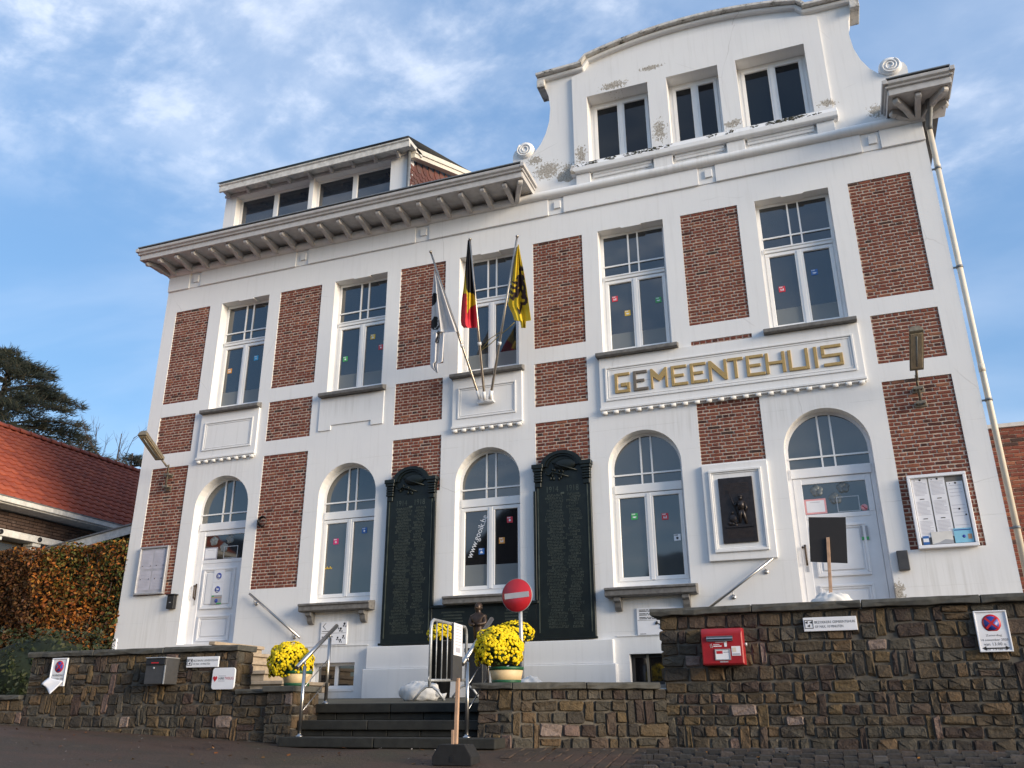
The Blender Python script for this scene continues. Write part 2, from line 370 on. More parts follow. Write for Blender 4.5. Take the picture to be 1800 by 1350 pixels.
def make_stone():
    t = NT('rubble_stone'); r = island_rand(t)
    c = t.ramp(r, [(0,(0.081,0.063,0.043)),(.10,(0.098,0.072,0.047)),(.20,(0.059,0.050,0.040)),(.29,(0.117,0.083,0.047)),(.38,(0.086,0.076,0.060)),(.47,(0.059,0.041,0.034)),
                   (.54,(0.128,0.089,0.046)),(.62,(0.098,0.069,0.052)),(.70,(0.066,0.058,0.045)),(.78,(0.136,0.090,0.051)),(.845,(0.182,0.124,0.104)),(.87,(0.052,0.044,0.037)),(.92,(0.115,0.099,0.078)),(.965,(0.256,0.194,0.165)),(.985,(0.077,0.049,0.040))], 'CONSTANT')
    c = t.mix(t.rng(t.noise(22, 6, .7), .40, .78, 0, .55), c, (.035,.030,.025))
    c = t.mix(t.rng(t.noise(5, 5, .6), .58, .78, 0, .5), c, (.15,.135,.10))
    t.bump(t.noise(26, 6, .65), .9, .03); t.set(c, .82, 0, .3); MATS['stone'] = t.mat
make_stone()
def make_ground():
    t = NT('wet_paving'); c = t.ramp(t.noise(1.1, 7, .65, sc=(.45,1.6,1)), [(.25,(.038,.024,.017)),(.45,(.078,.047,.033)),(.6,(.054,.040,.028)),(.75,(.115,.076,.052))])
    c = t.mix(t.rng(t.noise(.8, 5, .6), .52, .72, 0, .6), c, (.048,.050,.022))
    c = t.mix(t.rng(t.noise(26, 4, .6, sc=(.25,2.4,1)), .70, .76, 0, .45), c, (.17,.145,.125))
    t.bump(t.noise(30, 5, .65), .7, .02); t.set(c, .70, 0, .4); MATS['ground'] = t.mat
    t = NT('sett'); r = island_rand(t); c = t.ramp(r, [(0,(.030,.026,.022)),(.3,(.052,.041,.034)),(.6,(.040,.038,.034)),(.85,(.066,.050,.042)),(1,(.095,.085,.078))])
    c = t.mix(t.rng(t.noise(24, 5), .4, .75, 0, .5), c, (.03,.026,.022)); t.bump(t.noise(45, 5, .6), .6, .01); t.set(c, .6, 0, .4); MATS['sett'] = t.mat
    t = NT('terrace_paving'); c = t.ramp(t.noise(3, 6, .6), [(.3,(.055,.055,.038)),(.6,(.11,.10,.075)),(.8,(.06,.075,.03))]); t.bump(t.noise(30, 4), .5, .01); t.set(c, .85); MATS['terrace'] = t.mat
make_ground()
def make_tile(name, stops):
    t = NT(name); r = island_rand(t); c = t.ramp(r, stops); c = t.mix(t.rng(t.noise(6, 5), .5, .8, 0, .4), c, (.12,.05,.03)); t.set(c, .7, 0, .35); MATS[name] = t.mat
make_tile('roof_tile', [(0,(.22,.048,.026)),(.5,(.28,.060,.030)),(1,(.33,.078,.038))])
make_tile('cheek_slate', [(0,(.11,.05,.042)),(.5,(.17,.065,.05)),(1,(.14,.08,.068))])
def make_leaf(name, stops, rough=.55, tr=.15):
    t = NT(name); r = island_rand(t); c = t.ramp(r, stops); t.set(c, rough, 0, .3)
    MATS[name] = t.mat
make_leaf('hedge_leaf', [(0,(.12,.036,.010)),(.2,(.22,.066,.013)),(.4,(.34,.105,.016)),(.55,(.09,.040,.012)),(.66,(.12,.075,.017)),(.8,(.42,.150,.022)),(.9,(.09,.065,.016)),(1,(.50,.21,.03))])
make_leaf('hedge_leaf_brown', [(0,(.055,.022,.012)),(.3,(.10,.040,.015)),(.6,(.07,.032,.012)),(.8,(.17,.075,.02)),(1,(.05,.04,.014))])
make_leaf('hedge_leaf_green', [(0,(.035,.05,.012)),(.4,(.06,.075,.016)),(.7,(.10,.10,.02)),(1,(.22,.13,.025))])
make_leaf('shrub_leaf', [(0,(.012,.020,.007)),(.5,(.022,.033,.010)),(1,(.045,.045,.014))])
make_leaf('needle', [(0,(.018,.026,.024)),(.5,(.030,.040,.034)),(.85,(.042,.048,.036)),(1,(.06,.05,.035))])
make_leaf('mum_yellow', [(0,(.72,.50,.004)),(.5,(.82,.62,.006)),(1,(.66,.46,.004))], .6)
make_leaf('mum_leaf', [(0,(.018,.035,.010)),(.5,(.03,.055,.014)),(1,(.05,.07,.018))])
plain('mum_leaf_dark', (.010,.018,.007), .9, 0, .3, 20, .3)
plain('hedge_core', (.016,.011,.007), .95, 0, .3, 10, .3)
plain('grit', (.30,.26,.23), .9, 0, .3, 20, 0)
# ================================================================== ground
def foot_z(x): return 1.31 + max(0.0, (-5.5-x))*.046
def ground_z(x, y):
    f = foot_z(max(-14, min(6, x)))
    if y > -4.9: return f
    s = min(-4.9-y, 8.0); return f - .15*s
def make_ground_mesh():
    xs = [-300,-120,-60,-30,-22]+[-18+.5*i for i in range(53)]+[12,20,40,90,300]
    ys = [-300,-120,-60,-30,-20]+[-14+.25*i for i in range(40)]+[-3.5,0,6,14,30,60,120,300,600]
    v = [(x, y, ground_z(x, y)+(random.uniform(-.012,.012) if -9 < y < -4.9 else 0) - (0.0 if y > -40 else 1.5)) for y in ys for x in xs]
    n = len(xs); f = [(j*n+i, j*n+i+1, (j+1)*n+i+1, (j+1)*n+i) for j in range(len(ys)-1) for i in range(n-1)]
    me = bpy.data.meshes.new('ground'); me.from_pydata(v, [], f); me.materials.append(M('ground')); me.polygons.foreach_set('use_smooth', [True]*len(f))
    o = bpy.data.objects.new('ground', me); COL.objects.link(o); o['kind'] = 'structure'; return o
GROUND = make_ground_mesh()
mb = MB(); mb.v = [(-14,-3.9,1.742),(3.0,-3.9,1.742),(3.0,.3,1.885),(-14,.3,1.885),(-14,-3.9,1.2),(3.0,-3.9,1.2),(3.0,.3,1.2),(-14,.3,1.2)]
mb.v = [(-14,-3.85,1.7485),(-3.3,-3.85,1.7485),(-1.8,-3.62,1.7561),(3.3,-3.62,1.7561),(3.3,.3,1.885),(-14,.3,1.885)]; mb.v += [(x,y,1.2) for x,y,z in mb.v]
for q in ((0,1,2,3,4,5),(0,6,7,1),(1,7,8,2),(2,8,9,3),(3,9,10,4),(4,10,11,5),(5,11,6,0)): mb.f.append(q); mb.m.append(0); mb.sm.append(False)
TERR = mb.build('terrace', M('terrace')); TERR['kind'] = 'structure'
# paving setts in front of the right-hand wall, laid end-on in staggered columns
def make_setts():
    protos = []
    for k in range(5):
        b = MB(); w, l = .052+random.uniform(-.003,.003), .106+random.uniform(-.004,.004)
        q = [(-w,-l),(w,-l),(w,l),(-w,l)]; ch = .009
        b.v = [(x,y,-.06) for x,y in q]+[(x+random.uniform(-.004,.004),y+random.uniform(-.004,.004),.012) for x,y in q]+[(x*(1-ch/w),y*(1-ch/l),.021+random.uniform(-.002,.002)) for x,y in q]
        for i in range(4):
            j = (i+1)%4; b.f += [(i,j,4+j,4+i),(4+i,4+j,8+j,8+i)]
        b.f.append((8,9,10,11)); b.m = [0]*9; b.sm = [False]*9
        o = b.build('sett', M('sett'), GROUND); protos.append(o.data); bpy.data.objects.remove(o)
    n = 0; rest = MB()
    col = 0; x = 2.75
    while x > -8.5:
        y = -4.83 - (.115 if col % 2 else 0) - (.0 if x > -1.6 else .12)
        while y > -6.9:
            ok = not (-6.35 < x < -3.1 and y > -5.25)
            u, v = proj((x, y, ground_z(x, y)))
            if ok and v < 1368 and u < 1840 and u > 880:
                if n < 290 and x > -1.75:
                    o = bpy.data.objects.new('sett', random.choice(protos)); COL.objects.link(o); o.parent = GROUND
                    o.location = (x, y, ground_z(x, y)+random.uniform(-.004,.004)); o.rotation_euler = (-.148, random.uniform(-.02,.02), random.uniform(-.03,.03)); n += 1
                else:
                    z = ground_z(x, y)+random.uniform(-.012,-.002); s = .148
                    w, l = .052, .106; i = len(rest.v); q = [(-w,-l),(w,-l),(w,l),(-w,l)]
                    rest.v += [(x+a, y+b, z+b*s+.002) for a, b in q]+[(x+a*.86, y+b*.93, z+b*s*.93+.013) for a, b in q]
                    for k in range(4):
                        j = (k+1)%4; rest.f.append((i+k,i+j,i+4+j,i+4+k)); rest.m.append(0); rest.sm.append(False)
                    rest.f.append((i+4,i+5,i+6,i+7)); rest.m.append(0); rest.sm.append(False)
            y -= .225
        x -= .1115; col += 1
    o = rest.build('worn_setts', M('ground'), GROUND); o['kind'] = 'stuff'
make_setts()
# ================================================================== town hall
HALL = thing('town_hall', (0, 0, 0), 'white plastered town hall with brick panels and a curved gable', 'building')
XL, XR = -13.08, 2.39
PX = [-12.772,-11.863,-10.064,-9.059,-7.244,-6.264,-4.473,-3.513,-1.699,-.707,1.104,2.069]
ZLb, ZLt, ZMb, ZMt, ZUb, ZUt = 3.77, 6.323, 6.62, 7.436, 7.728, 9.889
panels = []
for k in range(6):
    a, b = PX[2*k], PX[2*k+1]
    panels.append((a, b, ZUb, ZUt))
    if k == 4: panels.append((a, b, 7.315, ZMt)); panels.append((a, b, 5.30, 6.33))
    else:
        panels.append((a, b, ZMb, ZMt)); panels.append((a, b, 5.30 if k in (2, 3) else ZLb, ZLt))
WX = [-11.55, -8.75, -5.97, -3.215, -.41]; WW = 1.205
def archpts(x0, x1, z0, spring, n=20):
    c, r = (x0+x1)/2, (x1-x0)/2
    return [(x0, z0), (x1, z0), (x1, spring)]+[(c+r*math.cos(math.pi*k/n), spring+r*math.sin(math.pi*k/n)) for k in range(1, n)]+[(x0, spring)]
GC = -1.255
# top of the gable, left half then mirrored
gl = [(-4.86,11.30),(-4.86,11.97),(-4.82,12.07),(-4.74,12.10),(-4.68,12.02),(-4.62,12.0),(-4.42,11.93),(-4.28,12.10),(-4.17,12.32),(-4.09,12.60),(-4.06,12.92),(-4.09,13.22),(-4.17,13.48)]
def gable_under():                              # line along the underside of the coping
    p = [(-4.17,13.58),(-3.36,13.60),(-3.30,13.66),(-3.22,13.76)]
    for k in range(1, 9): 
        x = -3.22+(GC+3.22)*k/8; p.append((x, 13.76+.24*(1-((x-GC)/(3.22+GC))**2)))
    return p
gu = gable_under()
top = gl+gu+[(2*GC-x, z) for x, z in (gl+gu[:-1])[::-1]]
outer = [(XL, 1.5), (XR, 1.5), (XR, 11.0), (2*GC+4.86, 11.0)]+top[::-1]+[(-4.86, 11.0), (XL, 11.0)]
holes = []
for i, x in enumerate(WX):
    holes.append(([(x, 7.465), (x+WW, 7.465), (x+WW, 9.895), (x, 9.895)], .26))
    if i in (0, 4): holes.append((archpts(x-.02, x+WW+.03, 2.84, 5.39), .26))
    else: holes.append((archpts(x, x+WW, 3.47, 5.39), .26))
GWIN = [(-3.295, -2.09), (-1.73, -.77), (-.44, .775)]
for a, b in GWIN: holes.append(([(a, 11.42), (b, 11.42), (b, 12.935), (a, 12.935)], .30))
for a, b, c, d in panels: holes.append(([(a, c), (b, c), (b, d), (a, d)], .035))
BASE = [(-8.60, -7.77, 2.03, 2.45), (-3.02, -2.05, 2.02, 2.465)]
for a, b, c, d in BASE: holes.append(([(a, c), (b, c), (b, d), (a, d)], .2))
def plate(name, outer, holes, y, parent, mat, thick):
    mb = MB(); polys = [outer]+[h for h, d in holes]
    flat = [p for pl in polys for p in pl]
    tri = tessellate_polygon([[Vector((x, z, 0)) for x, z in pl] for pl in polys])
    mb.v = [(x, y, z) for x, z in flat]
    for t in tri:
        a, b, c = (flat[k] for k in t); ar = (b[0]-a[0])*(c[1]-a[1])-(c[0]-a[0])*(b[1]-a[1])
        if abs(ar) < 1e-9: continue
        mb.f.append(t if ar > 0 else (t[0], t[2], t[1])); mb.m.append(0); mb.sm.append(False)
    def walls(pl, d, inward):
        n = len(pl); ar = sum(pl[k][0]*pl[(k+1)%n][1]-pl[(k+1)%n][0]*pl[k][1] for k in range(n))
        if ar < 0: pl = pl[::-1]
        for k in range(n):
            (x0, z0), (x1, z1) = pl[k], pl[(k+1)%n]
            q = [(x0,y,z0),(x1,y,z1),(x1,y+d,z1),(x0,y+d,z0)]
            mb.quadf(q if inward else q[::-1], 0, smooth=False)
    walls(outer, thick, False)
    for h, d in holes: walls(h, d, True)
    return mb.build(name, mat, parent)
plate('facade_wall', outer, holes, 0.0, HALL, M('plaster'), .35)
mb = MB(); mb.box(XL, XL+.3, .36, 11, 1.5, 11.0); mb.box(XR-.3, XR, .36, 11, 1.5, 11.0); mb.box(XL, XR, 10.7, 11, 1.5, 11.0); mb.build('side_wall', M('plaster'), HALL)
mb = MB(); mb.v = [(XL-.3,.33,11.12),(XR+.35,.33,11.12),(XR-3.2,5.0,14.7),(XL+3.2,5.0,14.7),(XR+.35,11.3,11.12),(XL-.3,11.3,11.12)]
mb.f = [(0,1,2,3),(1,4,2),(4,5,3,2),(5,0,3)]; mb.m = [0]*4; mb.sm = [False]*4; mb.build('roof', M('slate_grey'), HALL)
# mortar beds and bricks
for a, b, c, d in panels: mb = MB(); mb.box(a, b, .019, .20, c, d); mb.build('mortar_bed', M('mortar'), HALL)
def english_bond(a, b, c, d, jitter=.0022, L=.2003, Hc=.0587, jt=.0160):
    n = max(1, round((d-c)/Hc)); h = (d-c)/n; out = []
    off0 = random.uniform(0, .1)
    for r in range(n):
        z0, z1 = c+r*h+jt*.55, c+(r+1)*h-jt*.55
        w = L if r % 2 == 0 else L/2
        x = a - ((off0 if r % 2 == 0 else off0+.048) % w)
        wob = random.uniform(-.004, .004)
        while x < b-.012:
            x0, x1 = max(x+jt/2, a+.003), min(x+w-jt/2, b-.003)
            if x1-x0 > .022: out.append((x0+random.uniform(0,.004), x1-random.uniform(0,.005), z0+wob*.4+random.uniform(-.002,.002), z1+wob*.4+random.uniform(-.002,.002)))
            x += w
    return out
allb = []
for p in panels:
    for x0, x1, z0, z1 in english_bond(*p):
        u0, v0 = proj((x0,0,z0)); u1, v1 = proj((x1,0,z1))
        hid = 1.22 < (x0+x1)/2 < 1.97 and z1 < 4.80 or -12.7 < (x0+x1)/2 < -12.03 and z1 < 4.69 and z0 > 3.8
        allb.append(((u1-u0)*abs(v1-v0) if not hid else 0, x0, x1, z0, z1))
allb.sort(key=lambda t: -t[0])
protos = []
for k in range(8):
    b = MB(); b.brick(-.5, .5, -.012, .012, -.5, .5, ch=.0, j=.0)
    b.v = []; b.f = []; b.m = []; b.sm = []
    q = [(-.5,-.5),(.5,-.5),(.5,.5),(-.5,.5)]; jj = lambda s: random.uniform(-s, s)
    ring = [(x+jj(.012), z+jj(.07)) for x, z in ((-.5,-.5),(0,-.5),(.5,-.5),(.5,.5),(0,.5),(-.5,.5))]
    b.v = [(x,.016,z) for x, z in ring]+[(x,-.006+jj(.001),z) for x, z in ring]+[(x*.965,-.012+jj(.0022),z*.86) for x, z in ring]
    for i in range(6):
        j = (i+1)%6; b.f += [(i,j,6+j,6+i),(6+i,6+j,12+j,12+i)]
    b.f += [(12,13,16,17),(13,14,15,16)]; b.m = [0]*14; b.sm = [False]*14
    o = b.build('brick', M('brick'), HALL); protos.append(o.data); bpy.data.objects.remove(o)
rest = MB()
for i, (s, x0, x1, z0, z1) in enumerate(allb):
    if i < 300:
        o = bpy.data.objects.new('brick', random.choice(protos)); COL.objects.link(o); o.parent = HALL
        o.location = ((x0+x1)/2, .021, (z0+z1)/2); o.scale = (x1-x0, 1, z1-z0)
    else:
        rest.brick(x0, x1, .009+random.uniform(-.003,.003), .036, z0, z1, ch=.004, j=.0024)
o = rest.build('brickwork', M('brick'), HALL); o['kind'] = 'stuff'
# ------------------------------------------------------------------ mouldings
def molded_frame(mb, x0, x1, z0, z1, w, y0, y1):
    for q in ((x0,x1,z0,z0+w),(x0,x1,z1-w,z1),(x0,x0+w,z0+w,z1-w),(x1-w,x1,z0+w,z1-w)): mb.box(q[0],q[1],y0,y1,q[2],q[3])
mb = MB(); FR = [-12.33,-9.57,-6.77,-3.97,-1.14,1.59]
edges = [XL-.0]+[e for x in FR for e in (x-.17, x+.13)]+[XR]
for i in range(0, len(edges), 2):
    mb.box(edges[i], edges[i+1], -.04, .01, 10.425, 10.775)
mb.build('frieze_band', M('plaster'), HALL, bev=.006)
for x in FR:
    mb = MB(); mb.box(x-.168, x+.128, -.016, .01, 10.428, 10.772); mb.box(x-.055, x+.075, -.05, -.01, 10.54, 10.70); mb.build('frieze_block', M('plaster'), HALL, bev=.005)
cove = [(.02,10.777),(-.05,10.777),(-.10,10.80),(-.125,10.84),(-.12,10.89),(-.09,10.93),(-.03,10.98),(.02,11.02)]
mb = MB(); mb.extr(cove, 'x', XL-.02, XR+.005, smooth=True); mb.build('cove_molding', M('plaster'), HALL)
# cornices: soffit boards, fascia, gutter moulding, brackets
def cornice(x0, x1, ret_l, ret_r):
    b = MB(); y0 = -.70
    prof = [(y0+.06,10.935),(y0+.015,10.945),(y0+.015,11.055),(y0-.02,11.065),(y0-.03,11.095),(y0-.065,11.12),(y0-.075,11.165),(y0-.06,11.18),(.28,11.20),(.28,10.995),(y0+.06,10.965)]
    b.extr(prof, 'x', x0, x1)
    o = b.build('cornice', M('wood_white'), HALL, bev=.004)
    g = MB(); g.box(x0-.012, x1+.012, y0-.085, .30, 11.203, 11.222); g.build('zinc_edge', M('zinc'), o)
    s = MB()
    for k in range(5):                           # soffit boards
        ya = y0+.09+k*.135; s.box(x0+.06, x1-.06, ya, ya+.127, 10.972+.004*(k%2), 10.99)
    s.build('soffit_board', M('wood_white'), o)
    for x, side in ((x0, -1), (x1, 1)):          # the moulded return at each end
        r = MB(); e = .075
        r.box(x, x+side*.012, y0+.02, .0, 10.95, 11.06); r.box(x, x+side*.04, y0-.03, .0, 11.062, 11.10); r.box(x, x+side*.075, y0-.075, .0, 11.12, 11.20)
        r.build('cornice_return', M('wood_white'), o, bev=.004)
    return o
def bracket(parent, base, d, ln, tip=1.0):       # carved bracket reaching out from the wall along d
    d = Vector(d).normalized(); n = Vector((d.y, -d.x, 0))
    pr = [(0,10.80),(.10,10.785),(.22,10.81),(.36,10.855),(ln-.10,10.872),(ln-.04,10.855),(ln,10.885),(ln,10.93),(ln-.02,10.968),(0,10.968)]
    b = MB(); w = .045; m = len(pr)
    for sgn in (-1, 1):
        for a, z in pr: b.v.append(tuple(Vector(base)*1+d*a+n*w*sgn+Vector((0,0,z))))
    b.f.append(tuple(range(m))[::-1]); b.f.append(tuple(range(m, 2*m)))
    for k in range(m): l = (k+1)%m; b.f.append((k, l, m+l, m+k))
    b.m = [0]*len(b.f); b.sm = [False]*len(b.f)
    b.build('cornice_bracket', M('wood_white'), parent, bev=.012, seg=2, merge=True)
cl = cornice(-13.36, -4.44, True, True)
for k in range(19): bracket(cl, (-12.89+.4483*k, -.02, 0), (0,-1,0), .60)
bracket(cl, (-13.02,-.02,0), (-.45,-1,0), .62); bracket(cl, (-4.79,-.02,0), (.5,-1,0), .66)
cr = cornice(1.885, 2.80, True, True)
bracket(cr, (2.33,-.02,0), (-.02,-1,0), .60); bracket(cr, (2.32,-.02,0), (-.62,-1,0), .66); bracket(cr, (2.36,-.02,0), (.62,-1,0), .70)
bracket(cr, (2.32,-.02,0), (-1,-.55,0), .46); bracket(cr, (2.37,-.02,0), (1,-.45,0), .46)
# gable: raised middle, coping, volutes, window band
gr_out = [(-3.585,11.42),(1.075,11.42),(1.075,13.50)]
for k in range(0, 17):
    x = 1.075-(4.66)*k/16; gr_out.append((x, 13.50+.30*(1-((x-GC)/2.33)**2)))
gr_out.append((-3.585,13.50))
gr_out = gr_out[:2]+gr_out[3:-1]
plate('gable_face', gr_out, [([(a,11.421+.001),(b,11.422),(b,12.935),(a,12.935)], .055) for a, b in GWIN], -.05, HALL, M('plaster'), .049)
cp = [(x, z) for x, z in gu]+[(2*GC-x, z) for x, z in gu[:-1][::-1]]
cpl = [(-4.30,13.58),(-3.34,13.60)]+cp[2:-2]+[(2*GC+3.34,13.60),(2*GC+4.30,13.58)]
def coping_strip(name, pts, lo, hi, y0, y1, mat, bev):
    mb = MB(); n = len(pts)
    nr = []
    for k in range(n):
        a, b = pts[max(0,k-1)], pts[min(n-1,k+1)]; d = Vector((b[0]-a[0], b[1]-a[1])).normalized(); nr.append((-d.y, d.x))
    low = [(p[0]+q[0]*lo, p[1]+q[1]*lo) for p, q in zip(pts, nr)]; up = [(p[0]+q[0]*hi, p[1]+q[1]*hi) for p, q in zip(pts, nr)]
    for k in range(n-1):
        A, B, C, D = low[k], low[k+1], up[k+1], up[k]
        mb.quadf([(A[0],y0,A[1]),(B[0],y0,B[1]),(C[0],y0,C[1]),(D[0],y0,D[1])]); mb.quadf([(D[0],y1,D[1]),(C[0],y1,C[1]),(B[0],y1,B[1]),(A[0],y1,A[1])])
        mb.quadf([(A[0],y1,A[1]),(B[0],y1,B[1]),(B[0],y0,B[1]),(A[0],y0,A[1])]); mb.quadf([(D[0],y0,D[1]),(C[0],y0,C[1]),(C[0],y1,C[1]),(D[0],y1,D[1])])
    for k in (0, n-1):
        A, D = low[k], up[k]; mb.quadf([(A[0],y0,A[1]),(A[0],y1,A[1]),(D[0],y1,D[1]),(D[0],y0,D[1])])
    return mb.build(name, mat, HALL, merge=True, bev=bev)
def make_coping_mat():
    t = NT('gable_coping'); c = t.ramp(t.noise(5, 6, .7), [(.46,(.62,.605,.58)),(.58,(.45,.43,.40)),(.63,(.06,.056,.048))]); t.bump(t.noise(14, 5), .6, .02); t.set(c, .85); MATS['gable_coping'] = t.mat
make_coping_mat()
coping_strip('gable_coping', cpl, .075, .135, -.19, .40, M('gable_coping'), .012)
coping_strip('gable_molding', cpl, -.0, .074, -.10, .38, M('plaster'), .02)
for xa in (-4.30, 2*GC+4.14): mb = MB(); mb.box(xa,xa+.16,-.12,.36,13.40,13.578); mb.build('shoulder_block', M('gable_coping'), HALL, bev=.01)
for sx in (1, -1):
    cx = -4.60 if sx == 1 else 2*GC+4.60; cz = 12.03
    b = MB(); b.lathe([(.0,-.05),(.165,-.05),(.185,-.01),(.185,.28),(.0,.28)], (cx,0,cz), 28, axis=Vector((0,1,0)))
    path = []
    for k in range(46):
        w = k/45*2.4*2*math.pi; r = .155-.12*k/45; path.append((cx+sx*r*math.cos(w+2.2), -.055, cz+r*math.sin(w+2.2)))
    b.tube(path, .017, 6); b.build('volute', M('plaster'), HALL)
mb = MB(); mb.extr([(.01,11.16),(-.12,11.16),(-.15,11.19),(-.15,11.275),(-.11,11.33),(-.05,11.42),(.01,11.42)], 'x', -3.655, 1.135)
mb.build('gable_sill_band', M('plaster'), HALL, bev=.008)
plain('moss', (.035,.036,.022), .95, 0, .35, 30, .4)
def make_moss():
    b = MB()
    for k in range(1500):
        x = random.uniform(-3.6, 1.1)
        if math.sin(x*5.1)+math.sin(x*2.3+1)+.7*math.sin(x*17)+random.uniform(-.8,.8) < .35: continue
        s = random.uniform(.004,.017); dd = random.random(); b.ball((x, -.145+.09*dd+random.uniform(-.006,.004), 11.285+.125*dd+random.uniform(-.012,.004)), (s*1.7, s*.9, s*.7), 5, 3)
    o = b.build('moss', M('moss'), HALL); o['kind'] = 'stuff'
make_moss()
for a, b_ in ((-3.56,-3.28),(-2.08,-1.73),(-.76,-.44),(.77,1.06)):
    mb = MB(); mb.box(a, b_, -.075, .01, 10.87, 11.158); mb.build('pendant_block', M('plaster'), HALL, bev=.006)
for a, b_ in ((-3.24,-2.12),(-1.69,-.80),(-.40,.73)):
    mb = MB(); mb.box(a, b_, -.03, .01, 11.045, 11.158); mb.box(a, b_, -.045, .01, 11.10, 11.157); mb.build('apron_strip', M('plaster'), HALL, bev=.004)
# aprons under the windows and the name panel
def dentils(parent, xs, z):
    for x in xs:
        b = MB(); b.lathe([(0,-.042),(.027,-.042),(.030,-.03),(.030,.045),(0,.045)], (x, -.038, z), 10, axis=Vector((1,0,0))); b.build('dentil', M('plaster'), parent)
def apron(x0, x1, nd):
    b = MB(); b.box(x0, x1, -.045, .01, 6.40, 7.345); b.box(x0-.01, x1+.01, -.075, .01, 6.385, 6.425); b.box(x0, x1, -.055, .01, 6.355, 6.384)
    molded_frame(b, x0+.11, x1-.11, 6.56, 7.16, .03, -.062, -.046); molded_frame(b, x0+.155, x1-.155, 6.605, 7.115, .018, -.053, -.0465)
    o = b.build('apron_panel', M('plaster'), HALL, bev=.004)
    dentils(o, [x0+.06+(x1-x0-.12)*k/(nd-1) for k in range(nd)], 6.345); return o
apron(-11.65, -10.26, 8); apron(-6.04, -4.70, 8)
mb = MB(); mb.prism([(-8.87,7.34),(-8.87,6.68),(-8.59,6.68),(-8.59,6.775),(-7.73,6.775),(-7.73,6.68),(-7.47,6.68),(-7.47,7.34)], -.022, .01); mb.build('apron_panel', M('plaster'), HALL, bev=.004)
b = MB(); x0, x1 = -3.285, .90
b.box(x0, x1, -.045, .01, 6.40, 7.34); b.box(x0-.01, x1+.01, -.075, .01, 6.385, 6.425); b.box(x0, x1, -.055, .01, 6.355, 6.384)
molded_frame(b, x0+.10, x1-.10, 6.545, 7.16, .032, -.064, -.046); molded_frame(b, x0+.15, x1-.15, 6.595, 7.11, .018, -.053, -.0465)
NP = b.build('name_panel', M('plaster'), HALL, bev=.004)
dentils(NP, [-3.22+(.83+3.22)*k/21 for k in range(22)], 6.345)
def letter(ch, x0, x1, z0, z1, mat):
    b = MB(); w = .052; y0, y1 = -.070, -.046; v = .050
    X = lambda a, c, p, q: b.box(a, c, y0, y1, p, q)
    m = (z0+z1)/2
    if ch in 'GE': X(x0, x0+w, z0, z1)
    if ch == 'G':
        X(x0+w, x1, z1-v, z1); X(x0+w, x1, z0, z0+v); X(x1-w, x1, z0+v, m-.005); X(x0+w+.05, x1-w, m-.07, m-.005)
    if ch == 'E':
        X(x0+w, x1-.01, z1-v, z1); X(x0+w, x1, z0, z0+v); X(x0+w, x1-.06, m-v/2, m+v/2)
    if ch == 'T': X(x0, x1, z1-v, z1); X((x0+x1-w)/2, (x0+x1+w)/2, z0, z1-v)
    if ch == 'H': X(x0, x0+w, z0, z1); X(x1-w, x1, z0, z1); X(x0+w, x1-w, m-v/2, m+v/2)
    if ch == 'U': X(x0, x0+w, z0, z1); X(x1-w, x1, z0, z1); X(x0+w, x1-w, z0, z0+v)
    if ch == 'I': X((x0+x1-w)/2, (x0+x1+w)/2, z0, z1)
    if ch == 'S':
        X(x0, x1-.01, z1-v, z1); X(x0, x0+w, m+v/2, z1-v); X(x0, x1, m-v/2, m+v/2); X(x1-w, x1, z0+v, m-v/2); X(x0+.02, x1, z0, z0+v)
    if ch in 'NM':
        ww = w*.92; poly = [(x0,z0),(x0+ww,z0),(x0+ww,z1-.13)]
        if ch == 'N': poly = [(x0,z0),(x0+ww,z0),(x0+ww,z1-.12),(x1-ww,z0),(x1,z0),(x1,z1),(x1-ww,z1),(x1-ww,z0+.12),(x0+ww,z1),(x0,z1)]
        else: c = (x0+x1)/2; poly = [(x0,z0),(x0+ww*.8,z0),(x0+ww*.8,z1-.15),(c,m-.06),(x1-ww*.8,z1-.15),(x1-ww*.8,z0),(x1,z0),(x1,z1),(x1-ww*.75,z1),(c,m+.05),(x0+ww*.75,z1),(x0,z1)]
        b.prism(poly, y0, y1)
    o = b.build('letter', mat, NP, bev=.004); return o
LX = [('G',-3.02,-2.76),('E',-2.70,-2.45),('M',-2.405,-2.125),('E',-2.06,-1.79),('E',-1.745,-1.475),('N',-1.445,-1.15),('T',-1.135,-.89),('E',-.845,-.56),('H',-.545,-.24),('U',-.195,.115),('I',.16,.28),('S',.305,.62)]
for i, (c, a, b_) in enumerate(LX):
    o = letter(c, a, b_, 6.665, 7.02, M('grey_letter') if i == 1 else M('gold'))
    if i == 1: o['label'] = 'grey second letter without its gilding'
